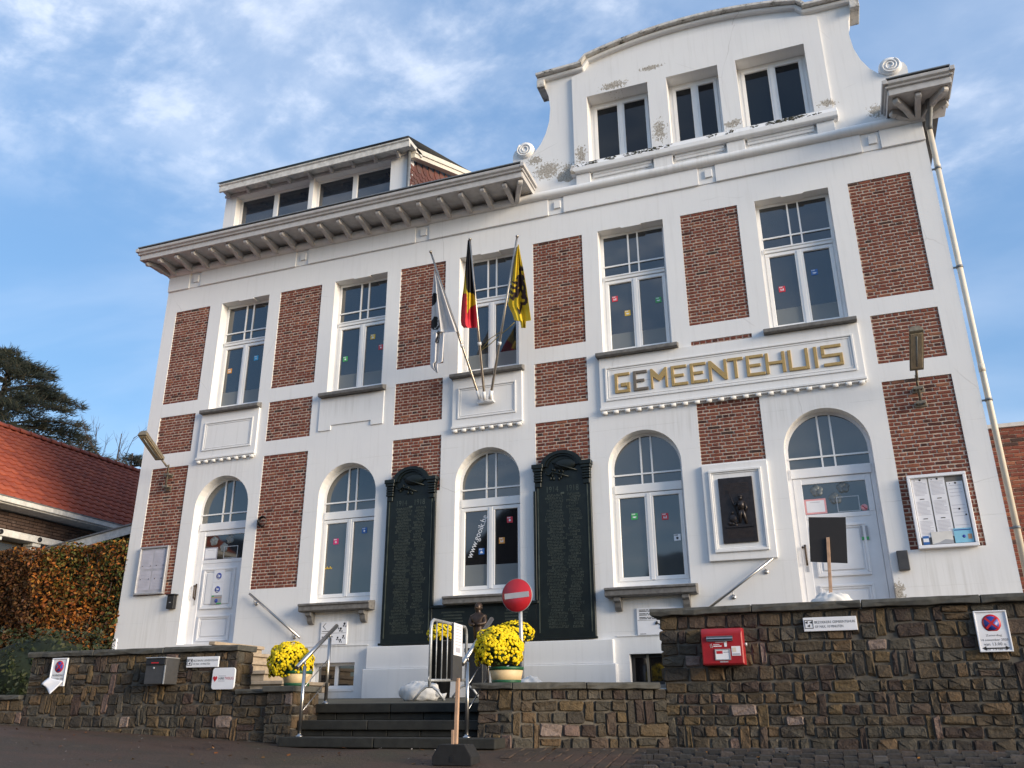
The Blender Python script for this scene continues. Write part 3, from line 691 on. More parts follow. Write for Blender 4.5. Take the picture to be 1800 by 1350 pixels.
# ------------------------------------------------------------------ windows
def bars(parent, x0, x1, z0, z1, y, arch=None):  # the two upright and one level glazing bars of the top light
    w = x1-x0; hz = z0+(.195 if not arch else .17)
    for fx in (.42, .58):
        x = x0+w*fx
        zt = z1 if not arch else arch(x)
        b = MB(); b.box(x-.013, x+.013, y, y+.02, z0, zt); b.build('glazing_bar', M('pvc'), parent)
    b = MB(); b.box(x0, x1, y-.002, y+.018, hz-.013, hz+.013); b.build('glazing_bar', M('pvc'), parent)
def pane(parent, poly, y, mat):
    b = MB(); b.prism(poly, y, y+.012); return b.build('pane', mat, parent)
def R4(x0, x1, z0, z1): return [(x0,z0),(x1,z0),(x1,z1),(x0,z1)]
def casements(parent, f, x0, x1, z0, z1, y, gm, pale_grey=0.0):
    c = (x0+x1)/2; s = .062
    for a, b_ in ((x0+.012, c-.006), (c+.006, x1-.012)):
        m = MB(); molded_frame(m, a, b_, z0+.012, z1-.012, s, y-.015, y+.045); molded_frame(m, a+s-.012, b_-s+.012, z0+s, z1-s, .014, y-.006, y+.02)
        m.build('sash', M('pvc'), parent, bev=.005)
        pane(parent, R4(a+s, b_-s, z0+.012+s, z1-.012-s), y+.022, gm)
        if pale_grey: bl = MB(); bl.box(a+s+.001, b_-s-.001, y+.0195, y+.0217, z0+.012+s, z0+.012+s+pale_grey*(1 if a == x0+.012 else .96)); bl.build('pane_band', M('pale_grey'), parent)  # paler grey strip along the bottom of each pane
    m = MB(); m.box(c-.032, c+.032, y-.026, y-.016, z0+.02, z1-.02); m.build('mullion', M('pvc'), parent, bev=.004)
WIN = {}
def upper_window(i):
    x0, x1 = WX[i], WX[i]+WW; z0, z1 = 7.465, 9.895; y = .20
    b = MB(); w = .055
    molded_frame(b, x0, x1, z0, z1, w, y-.005, y+.05); b.box(x0+w, x1-w, y-.03, y+.05, 8.935, 9.03); b.box(x0+w, x1-w, y-.045, y-.03, 8.99, 9.02)
    o = b.build('window', M('pvc'), HALL, bev=.005)
    pane(o, R4(x0+w, x1-w, 9.03, z1-w), y+.012, M('glass_mid'))
    bars(o, x0+w, x1-w, 9.03, z1-w, y-.01)
    casements(o, None, x0+w-.01, x1-w+.01, z0+w-.01, 8.937, y, M('glass_mid'), .30)
    s = MB(); s.extr([(.24,7.345),(-.13,7.345),(-.145,7.355),(-.145,7.415),(.0,7.462),(.24,7.463)], 'x', x0-.105, x1+.105); s.build('sill', M('bluestone'), o, bev=.006)
    # stepped lintel edge
    l = MB(); l.box(x0+.44, x1-.40, -.004, .19, 9.872, 9.8945); l.build('lintel_step', M('plaster'), o)
    WIN['U%d' % i] = o; return o
for i in range(5): upper_window(i)
def arch_fn(c, r, spring): return lambda x: spring+math.sqrt(max(0, r*r-(x-c)**2))
def arch_head(x0, x1, spring, zt, y, w):         # frame ring of the arched top light with its sill rail
    c, r = (x0+x1)/2, (x1-x0)/2; b = MB(); n = 28
    pts = [(x0, zt), (x0, spring)]+[(c-r*math.cos(math.pi*k/n), spring+r*math.sin(math.pi*k/n)) for k in range(1, n)]+[(x1, spring), (x1, zt)]
    ri = r-w; inn = [(x0+w, zt), (x0+w, spring)]+[(c-ri*math.cos(math.pi*k/n), spring+ri*math.sin(math.pi*k/n)) for k in range(1, n)]+[(x1-w, spring), (x1-w, zt)]
    for k in range(len(pts)-1):
        A, B, C, D = pts[k], pts[k+1], inn[k+1], inn[k]
        b.quadf([(A[0],y,A[1]),(D[0],y,D[1]),(C[0],y,C[1]),(B[0],y,B[1])]); b.quadf([(D[0],y,D[1]),(D[0],y+.05,D[1]),(C[0],y+.05,C[1]),(C[0],y,C[1])])
        b.quadf([(A[0],y,A[1]),(B[0],y,B[1]),(B[0],y+.05,B[1]),(A[0],y+.05,A[1])])
    return b, [(x0+w, zt)]+[(x1-w, zt)]+[(x1-w, spring)]+[(c+ri*math.cos(math.pi*k/n), spring+ri*math.sin(math.pi*k/n)) for k in range(1, n)]+[(x0+w, spring)]
def arch_window(i):
    x0, x1 = WX[i], WX[i]+WW; y = .20; w = .05; spring = 5.39
    b, inner = arch_head(x0, x1, spring, 5.13, y, w)
    b.box(x0, x0+w, y, y+.05, 3.47, 5.13); b.box(x1-w, x1, y, y+.05, 3.47, 5.13); b.box(x0+w, x1-w, y-.02, y+.05, 4.99, 5.13); b.box(x0+w, x1-w, y, y+.05, 3.47, 3.575)
    o = b.build('window', M('pvc'), HALL, bev=.004)
    gm = M('glass_dark') if i == 2 else M('glass_low')
    pane(o, inner, y+.012, M('glass_low'))
    bars(o, x0+w, x1-w, 5.13, 5.13, y-.01, arch_fn((x0+x1)/2, (x1-x0)/2-w, spring))
    casements(o, None, x0+w-.01, x1-w+.01, 3.56, 4.99, y, gm, .36 if i == 2 else 0)
    s = MB(); s.extr([(.24,3.30),(-.16,3.30),(-.20,3.315),(-.20,3.395),(-.225,3.40),(-.225,3.435),(.0,3.468),(.24,3.469)], 'x', x0-.105, x1+.105)
    so = s.build('sill', M('bluestone'), o, bev=.006)
    if i != 2:
        for xx in (x0+.02, x1-.13):
            k = MB(); k.extr([(.0,3.299),(-.15,3.299),(-.155,3.24),(-.10,3.215),(-.085,3.15),(-.05,3.10),(0,3.095)], 'x', xx, xx+.11); k.build('sill_console', M('bluestone'), o, bev=.006)
    e = MB(); e.box((x0+x1)/2-.20, (x0+x1)/2+.16, -.004, .19, 5.965, 5.9775)
    WIN['A%d' % i] = o
for i in (1, 2, 3): arch_window(i)
def gable_window(i):
    a, b_ = GWIN[i]; y = .25; bb = MB(); molded_frame(bb, a, b_, 11.42, 12.935, .06, y-.002, y+.045); o = bb.build('window', M('pvc'), HALL, bev=.005)
    casements(o, None, a+.05, b_-.05, 11.475, 12.885, y, M('glass_top')); WIN['G%d' % i] = o
for i in range(3): gable_window(i)
plain('window_bar', (.17,.15,.12), .6, 0, .1, 9, .05)
for k, (a, b_, c, d) in enumerate(BASE):
    bb = MB(); molded_frame(bb, a, b_, c, d, .05, .12, .17)
    if k == 0: bb.box((a+b_)/2-.03, (a+b_)/2+.03, .115, .165, c+.05, d-.05)
    o = bb.build('basement_window', M('pvc') if k == 0 else M('black'), HALL, bev=.004)
    pane(o, R4(a+.05, b_-.05, c+.05, d-.05), .15, M('glass_dark'))
    if k == 1:
        for x in (-2.76, -2.50, -2.24): q = MB(); q.box(x-.017, x+.017, .07, .10, c, d); q.build('window_bar', M('window_bar'), o)
    q = MB(); q.box(a-.0, b_+.0, -.01, .19, c-.045, c-.001); q.build('sill', M('pvc') if k == 0 else M('bluestone'), o)
# ------------------------------------------------------------------ doors
plain('dark_brass', (.06,.04,.028), .5, .4, .2, 20, .05)
def door(i):
    x0, x1 = WX[i]-.02, WX[i]+WW+.03; y = .20; w = .05
    b, inner = arch_head(x0, x1, 5.39, 5.13, y, w)
    b.box(x0, x0+.07, y, y+.05, 2.84, 5.13); b.box(x1-.07, x1, y, y+.05, 2.84, 5.13); b.box(x0+w, x1-w, y-.025, y+.05, 4.985, 5.13)
    b.box(x0+.07, x0+.19, y-.008, y+.04, 2.84, 4.98)                                   # lock stile on the handle side
    o = b.build('door', M('door_white'), HALL, bev=.004)
    pane(o, inner, y+.012, M('glass_low'))
    bars(o, x0+w, x1-w, 5.13, 5.13, y-.01, arch_fn((x0+x1)/2, (x1-x0)/2-w, 5.39))
    lx0, lx1 = x0+.075, x1-.075
    leaf = MB(); gx0, gx1 = lx0+.085, lx1-.085
    leaf.box(lx0, lx1, y+.005, y+.04, 2.85, 4.415); leaf.box(lx0, gx0, y+.0, y+.04, 4.416, 4.98); leaf.box(gx1, lx1, y+.0, y+.04, 4.416, 4.98); leaf.box(gx0, gx1, y+.0, y+.04, 4.885, 4.98); leaf.box(gx0, gx1, y-.004, y+.003, 4.345, 4.412)
    leaf.build('door_leaf', M('door_white'), o, bev=.004); lf = o
    pane(lf, R4(gx0, gx1, 4.416, 4.885), y+.02, M('glass_low') if i == 4 else M('glass_dark'))
    for zb, zt in ((3.485, 4.245), (2.90, 3.365)):
        p = MB(); molded_frame(p, gx0+.10, gx1-.10, zb, zt, .035, y-.022, y+.004); molded_frame(p, gx0+.135, gx1-.135, zb+.035, zt-.035, .03, y-.008, y+.004)
        p.box(gx0+.19, gx1-.19, y-.010, y+.004, zb+.09, zt-.09); p.build('door_panel', M('door_white'), lf, bev=.007, seg=2)
    h = MB(); hx = x0+.125
    h.box(hx-.014, hx+.014, y-.02, y-.008, 3.66, 3.97); h.tube([(hx,y-.015,3.93),(hx,y-.06,3.93),(hx,y-.065,3.90),(hx,y-.065,3.73),(hx,y-.06,3.70),(hx,y-.015,3.70)], .013, 8)
    h.ball((hx-.035,y-.03,3.93), .018, 8, 6); h.build('door_handle', M('dark_brass'), o)
    k = MB(); k.box(hx-.02, hx+.02, y-.018, y-.008, 3.57, 3.65); k.build('lock_plate', M('alu'), o)
    WIN['D%d' % i] = lf; return o, lf
D1, L1 = door(0); D5, L5 = door(4)
plain('print_frost', (.13,.15,.16), .4, 0, .06, 8, 0)
# ------------------------------------------------------------------ writing
def text_mesh(name, body, mat, parent, x0, x1, z0, z1, y, depth=.0015, ang=0.0, size=None, stretch=True):
    cu = bpy.data.curves.new(name, 'FONT'); cu.body = body; cu.extrude = 0; cu.resolution_u = 2; cu.align_x = 'LEFT'
    tmp = bpy.data.objects.new('t', cu); COL.objects.link(tmp)
    dg = bpy.context.evaluated_depsgraph_get(); me = bpy.data.meshes.new_from_object(tmp.evaluated_get(dg)); bpy.data.objects.remove(tmp)
    xs = [v.co.x for v in me.vertices]; ys = [v.co.y for v in me.vertices]
    a, b, c, d = min(xs), max(xs), min(ys), max(ys); me.name = name
    sx, sz = (x1-x0)/(b-a), (z1-z0)/(d-c); cx, cz = (x0+x1)/2, (z0+z1)/2
    ca, sa = math.cos(ang), math.sin(ang)
    for v in me.vertices:
        px, pz = x0+(v.co.x-a)*sx-cx, z0+(v.co.y-c)*sz-cz
        v.co = (cx+px*ca-pz*sa, y, cz+px*sa+pz*ca)
    me.materials.clear(); me.materials.append(mat)
    for p in me.polygons: p.material_index = 0
    o = bpy.data.objects.new(name, me); COL.objects.link(o)
    if parent is not None: put(o, parent)
    return o
# stickers on the panes
def sticker(win, u, v, mat, glyph, s=.052, yy=.2165, name='sticker'):
    p = at(u, v, yy); b = MB(); b.box(p.x-s, p.x+s, yy-.001, yy+.004, p.z-s, p.z+s, 0)
    W = lambda a, c, d, e: b.box(p.x+a*s, p.x+c*s, yy-.0022, yy-.0012, p.z+d*s, p.z+e*s, 1)
    W(-.8, -.55, .5, .85); W(-.45, .3, .68, .84); W(-.45, .15, .48, .6)
    if glyph == 0: W(-.5,.5,-.6,-.35); W(-.35,.35,-.3,0); W(-.1,.1,0,.2)
    if glyph == 1: W(-.5,-.3,-.6,.1); W(-.15,.1,-.6,-.1); W(.25,.5,-.6,.25)
    if glyph == 2: b.lathe([(0,0),(.38*s,0),(.38*s,.001),(0,.001)], (p.x, yy-.0022, p.z-.2*s), 12, m=1, axis=Vector((0,1,0)))
    if glyph == 3: W(-.12,.12,-.65,.15); W(-.45,.45,-.35,-.12)
    if glyph == 4: W(-.6,.6,-.3,-.05); W(-.35,.35,-.5,-.3)
    b.build(name, [M(mat), M('sign_white') if mat != 'sign_white' else M('ink')], win)
for w, u, v, m, g in (('U0',403.6,652.3,'st_orange',1),('U0',450.3,629.2,'st_cyan',3),('U1',655.5,592,'st_yellow',0),('U1',669.6,610,'st_red',2),('U1',607,631,'st_green',2),
                      ('U3',1080.8,525.4,'st_red',1),('U3',1103.3,550.2,'st_yellow',4),('U3',1157.4,527,'st_green',4),('U4',1374.7,508.2,'st_red',1),('U4',1431.6,478.4,'st_blue',4),
                      ('A1',590.5,951.9,'st_magenta',3),('A1',640.6,932.4,'st_blue',2),('A2',896.1,913.4,'st_red',2),('A2',882.1,950,'st_orange',1),('A2',846.4,969.1,'st_blue',0),
                      ('A3',1115.2,907.8,'st_green',4),('A3',1169.2,907.8,'st_red',1),('A3',1190.6,944.4,'sign_white',2)):
    sticker(WIN[w], u, v, m, g)
b = MB(); p = at(579.5, 999, .216)
for k in range(5): b.box(p.x-.09+k*.03, p.x-.072+k*.03, .2155, .218, p.z-.012, p.z+.012+.02*(k % 2))
b.build('window_lettering', M('st_yellow'), WIN['A1'])
a, c = at(823.2, 981.2, .2165), at(851.9, 906.4, .2165)
ln = math.hypot(c.x-a.x, c.z-a.z); an = math.atan2(c.z-a.z, c.x-a.x); mx, mz = (a.x+c.x)/2+.03, (a.z+c.z)/2
text_mesh('window_lettering', 'www.gooik.be', M('sign_white'), WIN['A2'], mx-ln/2, mx+ln/2, mz-.072, mz+.072, .2150, ang=an)
# notices on the doors
def door_notice(lf, x0, x1, z0, z1, y, mat, name='notice'):
    b = MB(); b.box(x0, x1, y-.002, y, z0, z1); return b.build(name, mat, lf)
for zc in (4.09, 3.84):
    b = MB(); b.box(-11.06,-10.82,.184,.1865,zc-.11,zc+.125); b.build('notice', M('paper'), L1)
    b = MB(); b.lathe([(0,0),(.062,0),(.062,.002),(0,.002)], (-10.94,.1825,zc), 20, axis=Vector((0,1,0)))
    b.box(-10.965,-10.955,.1805,.1815,zc-.02,zc+.035,1); b.box(-10.945,-10.91,.1805,.1815,zc-.015,zc+.02,1); b.box(-10.975,-10.905,.1805,.1815,zc-.045,zc-.036,1)
    b.build('round_pictogram', [M('sign_blue'), M('sign_white')], L1)
b = MB(); b.box(-11.06,-10.82,.183,.186,3.565,3.735,0); b.box(-11.06,-10.82,.1818,.1828,3.685,3.70,2); b.box(-11.05,-11.0,.1818,.1828,3.705,3.73,1); b.box(-10.93,-10.82,.1818,.1828,3.568,3.59,1)
b.lathe([(0,0),(.038,0),(.038,.001),(0,.001)], (-10.94,.1812,3.63), 16, m=3, axis=Vector((0,1,0)))
b.build('notice', [M('sign_grey'), M('st_green'), M('wood'), M('sign_blue')], L1)
for lf, xs in ((L1, -11.40), (L5, -.255)):
    b = MB(); b.box(xs+.02, xs+.33, .2165, .219, 4.425, 4.655, 0); b.box(xs+.045, xs+.305, .2150, .2162, 4.45, 4.63, 1); b.box(xs+.10, xs+.25, .2140, .2148, 4.60, 4.606, 2)
    b.build('notice', [M('st_pink') if lf is L5 else M('print_grey'), M('paper'), M('print_grey')], lf)
    b = MB(); molded_frame(b, xs+.48, xs+.80, 4.425, 4.66, .013, .2145, .219); b.build('picture_frame', M('galv'), lf)
    for cx, cz in ((xs+.22, 4.78), (xs+.60, 4.80), (xs+.47, 4.64)):                    # frosted flower shapes
        b = MB()
        for k in range(5):
            w = k*1.2566+.4
            b.lathe([(0,0),(.05,0),(.05,.0006+.0004*k),(0,.0006+.0004*k)], (cx+.048*math.cos(w), .2178-.0004*k, cz+.045*math.sin(w)), 12, axis=Vector((0,1,0)))
        b.build('window_decal', M('print_frost'), lf)
b = MB(); b.lathe([(0,0),(.05,0),(.05,.003),(0,.003)], (.60,.2145,4.47), 18, m=0, axis=Vector((0,1,0))); b.obox((.60,.2135,4.47),(.03,0,-.03),(0,.0008,0),(.005,0,.005),1); b.build('no_smoking_sticker', [M('st_pink'), M('sign_red')], L5)
b = MB(); b.box(.50,.60,.183,.186,3.98,4.19,0); b.box(.50,.60,.1815,.1828,3.985,4.03,1); b.build('notice', [M('sign_grey'), M('st_green')], L5)
# ------------------------------------------------------------------ plinth, plaque frame, downpipe, dormer
mb = MB()
mb.box(-7.50,-3.24,-.10,.01,2.33,2.685); mb.box(-7.53,-3.20,-.145,.01,1.80,2.328); mb.build('plinth', M('plaster'), HALL, bev=.01)
mb = MB(); mb.box(-9.25,-7.53,-.012,.0,2.72,2.735); mb.box(-3.2,-1.4,-.012,.0,2.72,2.735); mb.build('plinth_line', M('plaster'), HALL)
mb = MB(); mb.box(XL-.02,-12.98,-.02,.35,1.8,3.0); mb.build('corner_base', M('plaster'), HALL, bev=.02)
mb = MB(); mb.box(-1.70,-.70,-.055,.01,3.77,5.27); molded_frame(mb,-1.60,-.80,3.89,5.17,.04,-.085,-.054); molded_frame(mb,-1.56,-.84,3.93,5.13,.025,-.068,-.054); mb.build('plaque_surround', M('plaster'), HALL, bev=.006)
mb = MB(); px, py = 2.485, .02
mb.tube([(px+.02,-.30,11.0),(px+.02,-.28,10.88),(px,.0,10.70),(px,py,10.62)], [.055]*4, 12, m=1)
mb.tube([(px,py,10.64),(px,py,2.2)], .043, 14, m=0); mb.tube([(px,py,6.42),(px,py,6.30)], .047, 14, m=0); mb.tube([(px,py,9.95),(px,py,9.87)], .047, 14)
dp = mb.build('downpipe', [M('cream'), M('zinc')], HALL)
for z in (9.86, 8.05, 5.86, 3.99):
    b = MB(); b.lathe([(.044,-.018),(.052,-.018),(.052,.018),(.044,.018)], (px,py,z), 14, cap=False); b.box(px-.14, px-.05, py-.012, py+.012, z-.012, z+.012); b.build('pipe_clip', M('zinc'), dp)
plain('cream_white', (.68,.63,.54), .6, 0, .1, 8, .05)
make_glass('glass_dormer', (.012,.019,.032), (.024,.035,.055), 1.9)
# dormer: face at y = .6, roof rising to the back
DY = .60
dx0, dx1, dzb = -12.36, -7.54, 11.3
dwin = [(-12.05,-10.04), (-9.93,-7.95)]
def dormer_build():
    (a0,a1), (b0,b1) = dwin; zt = 13.085
    outer = [(dx0,dzb),(dx1,dzb),(dx1,13.16),(dx0,13.16)]
    o = plate('dormer', outer, [([(a0,11.6),(a1,11.6),(a1,zt),(a0,zt)], .32), ([(b0,11.6),(b1,11.6),(b1,zt),(b0,zt)], .32)], DY, HALL, M('plaster'), .3)
    for a, b in ((a0,a1),(b0,b1)):
        m = MB(); molded_frame(m, a, b, 11.6, zt, .052, DY+.17, DY+.24); c = (a+b)/2; m.box(c-.06, c+.06, DY+.165, DY+.24, 11.67, zt-.052); pass
        w = m.build('dormer_window', M('pvc'), o, bev=.005)
        for p, q in ((a+.052, c-.06), (c+.06, b-.052)): pane(o, R4(p, q, 11.65, zt-.052), DY+.20, M('glass_dormer'))
    # roof: front eave with small brackets, raking side boards
    e = MB(); y0 = DY-.33
    prof = [(y0,13.065),(y0,13.20),(y0-.03,13.22),(y0-.03,13.255),(DY+.3,13.275),(DY+.3,13.165),(DY-.02,13.162),(DY-.02,13.20)]
    prof = [(y0,13.065),(y0,13.20),(y0-.03,13.22),(y0-.03,13.255),(DY+.3,13.275),(DY+.3,13.175),(y0+.05,13.17),(y0+.05,13.065)]
    e.extr(prof, 'x', dx0+.04, dx1+.20); eo = e.build('dormer_eave', M('coping_white'), o, bev=.004)
    k = 0; x = dx0+.12
    while x < dx1+.1:
        b = MB(); b.extr([(DY-.03,13.168),(DY-.03,13.05),(DY-.08,13.05),(DY-.13,13.09),(DY-.24,13.10),(DY-.24,13.168)], 'x', x-.035, x+.035); b.build('eave_bracket', M('wood_white'), o, bev=.006); x += .563
    f = MB(); f.box(dx0-.03, dx1+.03, DY-.03, DY-.001, 13.10, 13.168); f.build('dormer_frieze', M('wood_white'), o, bev=.005)
    # cheek with fish-scale slates on the right side, closed wall on the left
    zr = lambda y: 13.10+(y-.5)*.455
    L = 3.1
    c = MB()
    for x, s in ((dx1, 1), (dx0, -1)):
        q = [(x-s*.02,DY+.02,11.6),(x-s*.02,DY+L,13.2),(x-s*.02,DY+L,zr(DY+L)-.2),(x-s*.02,DY+.02,zr(DY)-.22)]
        c.quadf(q if s > 0 else q[::-1]); 
    c.build('dormer_cheek', M('mortar_dark'), o)
    r = MB(); r.quadf([(dx0,.2,13.28),(dx1+.2,.2,13.28),(dx1+.2,DY+L,zr(DY+L)+.08),(dx0,DY+L,zr(DY+L)+.08)]); r.build('dormer_roof', M('zinc'), o)
    v = MB()
    for za, zb_, yo in ((-.03,.09,.0),(-.14,-.035,-.03)):
        xo = dx1+.20+yo
        v.v += []
        i = len(v.v); ya, yb = DY+.0, DY+L
        for yy in (ya, yb):
            for xx in (dx1+.0, xo):
                v.v += [(xx,yy,zr(yy)+za),(xx,yy,zr(yy)+zb_)]
        v.f += [(i+2,i+6,i+7,i+3),(i,i+1,i+5,i+4),(i+0,i+4,i+6,i+2),(i+1,i+3,i+7,i+5),(i,i+2,i+3,i+1),(i+4,i+5,i+7,i+6)]; v.m += [0]*6; v.sm += [False]*6
    v.build('verge_board', M('cream_white'), o)
    g = MB(); g.tube([(dx1+.05,DY-.03,13.2),(dx1+.05,DY-.03,11.4)], .04, 10); g.build('downpipe', M('zinc'), o)
    # slates
    protos = []
    for k in range(4):
        b = MB(); h = .15; w = .098
        pts = [(-w,-.02)]+[(-w*math.cos(t*math.pi/6), -.02-.085*math.sin(t*math.pi/6)) for t in range(1,6)]+[(w,-.02),(w,h),(-w,h)]
        n = len(pts); tl = random.uniform(-.004,.004)
        b.v = [(.014+tl*(i%2), y, z) for i, (y, z) in enumerate(pts)]+[(0,y,z) for y, z in pts]
        b.f = [tuple(range(n))]+[(i,n+i,n+(i+1)%n,(i+1)%n) for i in range(n)]; b.m = [0]*len(b.f); b.sm = [False]*len(b.f)
        t_ = b.build('slate', M('cheek_slate'), o); protos.append(t_.data); bpy.data.objects.remove(t_)
    cnt = 0; row = 0; z = 12.0
    while z < 14.4:
        y = DY+.14+(.1 if row % 2 else 0)
        while y < DY+L:
            if z+.05 < zr(y)-.20 and z > 11.55+(y-DY)*.52 and cnt < 290:
                s = bpy.data.objects.new('slate', random.choice(protos)); COL.objects.link(s); s.parent = o; s.location = (dx1-.012, y, z); s.rotation_euler = (random.uniform(-.03,.03), -.10, 0); cnt += 1
            y += .20
        z += .135; row += 1
dormer_build()
# ================================================================== rubble stone walls
def stone_protos():
    out = []
    for k in range(12):
        b = MB(); ring = []
        base = [(-.5,-.40),(-.42,-.5),(.42,-.5),(.5,-.40),(.5,.40),(.42,.5),(-.42,.5),(-.5,.40)]
        ring = [(x+random.uniform(-.065,.05), z+random.uniform(-.08,.06)) for x, z in base]
        b.v = [(x,.05,z) for x, z in ring]+[(x,.004+random.uniform(-.004,.004),z) for x, z in ring]+[(x*.88+random.uniform(-.035,.035),-.012+random.uniform(-.008,.008),z*.82+random.uniform(-.05,.05)) for x, z in ring]
        b.v.append((random.uniform(-.25,.25),-.014+random.uniform(-.010,.012),random.uniform(-.25,.25)))
        for i in range(8):
            j = (i+1)%8; b.f += [(i,j,8+j,8+i),(8+i,8+j,16+j,16+i),(16+i,16+j,24)]
        b.m = [0]*24; b.sm = [False]*24
        o = b.build('stone', M('stone'), None); out.append(o.data); bpy.data.objects.remove(o)
    return out
SP = stone_protos()
def layout(L, zb, zt, s0=0.0, hmin=.092, hmax=.150):
    res = []; z = zt; occ = []
    while z-zb > .06:
        h = random.uniform(hmin, hmax)
        if z-h-zb < .07: h = z-zb
        nxt = []; s = 0.0
        while s < L-.02:
            blk = [o for o in occ if o[0] <= s+.01 < o[1]]
            if blk: s = blk[0][1]; continue
            lim = min([o[0] for o in occ if o[0] > s]+[L])
            r = random.random()
            w = random.uniform(.06,.11) if r < .30 else random.uniform(.11,.19) if r < .78 else random.uniform(.19,.29)
            if lim-(s+w) < .07: w = lim-s
            if r < .14 and z-h-zb > .15: hh = h+random.uniform(.09,.13); nxt.append((s, s+w)); res.append((s, s+w, z-hh, z))
            elif r > .93 and h > .13 and w > .1: res.append((s, s+w, z-h*.5, z)); res.append((s, s+w, z-h, z-h*.5))
            else: res.append((s, s+w, z-h, z))
            s += w
        # keep tall stones' lower edge: approximate with the next course height
        occ = nxt; z -= h
    return res
def stone_face(parent, p0, p1, zb, zt, limit=300):
    p0, p1 = Vector((p0[0], p0[1], 0)), Vector((p1[0], p1[1], 0)); L = (p1-p0).length; d = (p1-p0)/L; ang = math.atan2(d.y, d.x)
    far = MB()
    for s0, s1, a, b_ in layout(L, zb, zt):
        if (p0+d*s0).x > 1.72:                     # past the frame: one joined part
            k = len(far.v); me = random.choice(SP); c = p0+d*((s0+s1)/2); w_, h_ = s1-s0-.014, b_-a-.014
            far.v += [tuple(c+d*(v.co.x*w_)+Vector((-d.y, d.x, 0))*v.co.y+Vector((0, 0, (a+b_)/2+v.co.z*h_))) for v in me.vertices]
            for q in me.polygons: far.f.append(tuple(k+j for j in q.vertices)); far.m.append(0); far.sm.append(False)
            continue
        o = bpy.data.objects.new('stone', random.choice(SP)); COL.objects.link(o); g = random.uniform(.008,.020)
        c = p0+d*((s0+s1)/2); c.z = (a+b_)/2; o.location = c; put(o, parent)
        fl = random.choice((-1, 1))
        o.scale = (max(.03, s1-s0-g), random.uniform(.7,1.5), max(.03, b_-a-g)); o.rotation_euler = (0, random.choice((0, 0, math.pi))*0+random.uniform(-.045,.045), ang)
    if far.f: o = far.build('stones', M('stone'), parent); o['kind'] = 'stuff'
def coping(parent, pts, w_in, z0, z1, over, mat, n):      # slabs along a straight run
    (xa, ya), (xb, yb) = pts; a, b_ = Vector((xa, ya, 0)), Vector((xb, yb, 0)); L = (b_-a).length; d = (b_-a)/L; nr = Vector((d.y, -d.x, 0))
    for k in range(n):
        s0, s1 = L*k/n+.004, L*(k+1)/n-.004; c = a+d*((s0+s1)/2)+nr*((over-w_in)/2); c.z = (z0+z1)/2+random.uniform(-.003,.003)
        m = MB(); hx, hy, hz = (s1-s0)/2, (over+w_in)/2, (z1-z0)/2; n_ = max(3, int((s1-s0)/.11)); J = lambda q: random.uniform(-q, q)
        for i in range(n_+1):
            e = -hx+2*hx*i/n_
            for yy, zz, qy, qz in ((hy,-hz,.010,.007),(hy+.003,hz*.25,.010,.006),(hy-.004,hz,.006,.003),(-hy,hz,.003,.003),(-hy,-hz,.003,.003)): m.v.append(tuple(c+d*e+nr*(yy+J(qy))+Vector((0,0,zz+J(qz)))))
        for i in range(n_):
            for k_ in range(5): a_ = i*5+k_; b2_ = i*5+(k_+1)%5; m.f.append((a_, b2_, b2_+5, a_+5)); m.m.append(0); m.sm.append(False)
        m.f += [(4,3,2,1,0), tuple(n_*5+q for q in range(5))]; m.m += [0,0]; m.sm += [False,False]
        m.build('coping_stone', mat, parent, merge=True, bev=.005)
def core(parent, poly, z0, z1):                           # mortar core, polygon in plan
    m = MB(); m.extr(poly if sum(poly[k][0]*poly[(k+1)%len(poly)][1]-poly[(k+1)%len(poly)][0]*poly[k][1] for k in range(len(poly))) < 0 else poly[::-1], 'z', z0, z1)
    m.build('wall_core', M('mortar_wall'), parent)
plain('mortar_wall', (.115,.102,.084), .95, 0, .35, 14, .6)
WALL_L = thing('stone_wall', (-8.2,-4.6,1.35), 'left rubble stone wall with dark coping carrying a grey letter box', 'stone wall', 'rubble stone walls before the town hall')
core(WALL_L, [(-9.85,-4.593),(-6.665,-4.593),(-6.665,-4.30),(-9.85,-4.30)], 1.1, 2.33)
core(WALL_L, [(-6.66,-4.593),(-6.17,-4.593),(-6.17,-4.30),(-6.66,-4.30)], 1.1, 1.85)
stone_face(WALL_L, (-9.85,-4.6), (-6.65,-4.6), 1.24, 2.33); stone_face(WALL_L, (-6.65,-4.6), (-6.65,-4.3), 1.87, 2.33)
stone_face(WALL_L, (-6.64,-4.6), (-6.17,-4.6), 1.20, 1.85)
coping(WALL_L, [(-9.90,-4.6),(-6.62,-4.6)], .32, 2.333, 2.40, .045, M('coping'), 3)
coping(WALL_L, [(-6.62,-4.6),(-6.16,-4.6)], .32, 1.853, 1.905, .035, M('coping'), 1)
WALL_LL = thing('stone_wall', (-11.5,-4.6,1.45), 'low stone wall in front of the dark green shrub', 'stone wall', 'rubble stone walls before the town hall')
core(WALL_LL, [(-14.5,-4.593),(-9.86,-4.593),(-9.86,-4.30),(-14.5,-4.30)], 1.1, 1.82)
stone_face(WALL_LL, (-12.2,-4.6), (-9.86,-4.6), 1.33, 1.82)
coping(WALL_LL, [(-14.5,-4.6),(-9.91,-4.6)], .32, 1.823, 1.882, .045, M('coping'), 4)
PIL = thing('stone_pillar', (-5.98,-4.4,1.3), 'square stone pillar left of the steps carrying a flower tub', 'pillar')
core(PIL, [(-6.15,-4.652),(-5.818,-4.652),(-5.818,-4.15),(-6.15,-4.15)], 1.1, 1.87)
stone_face(PIL, (-6.165,-4.66), (-5.81,-4.66), 1.17, 1.87); stone_face(PIL, (-5.81,-4.66), (-5.81,-4.14), 1.2, 1.87)
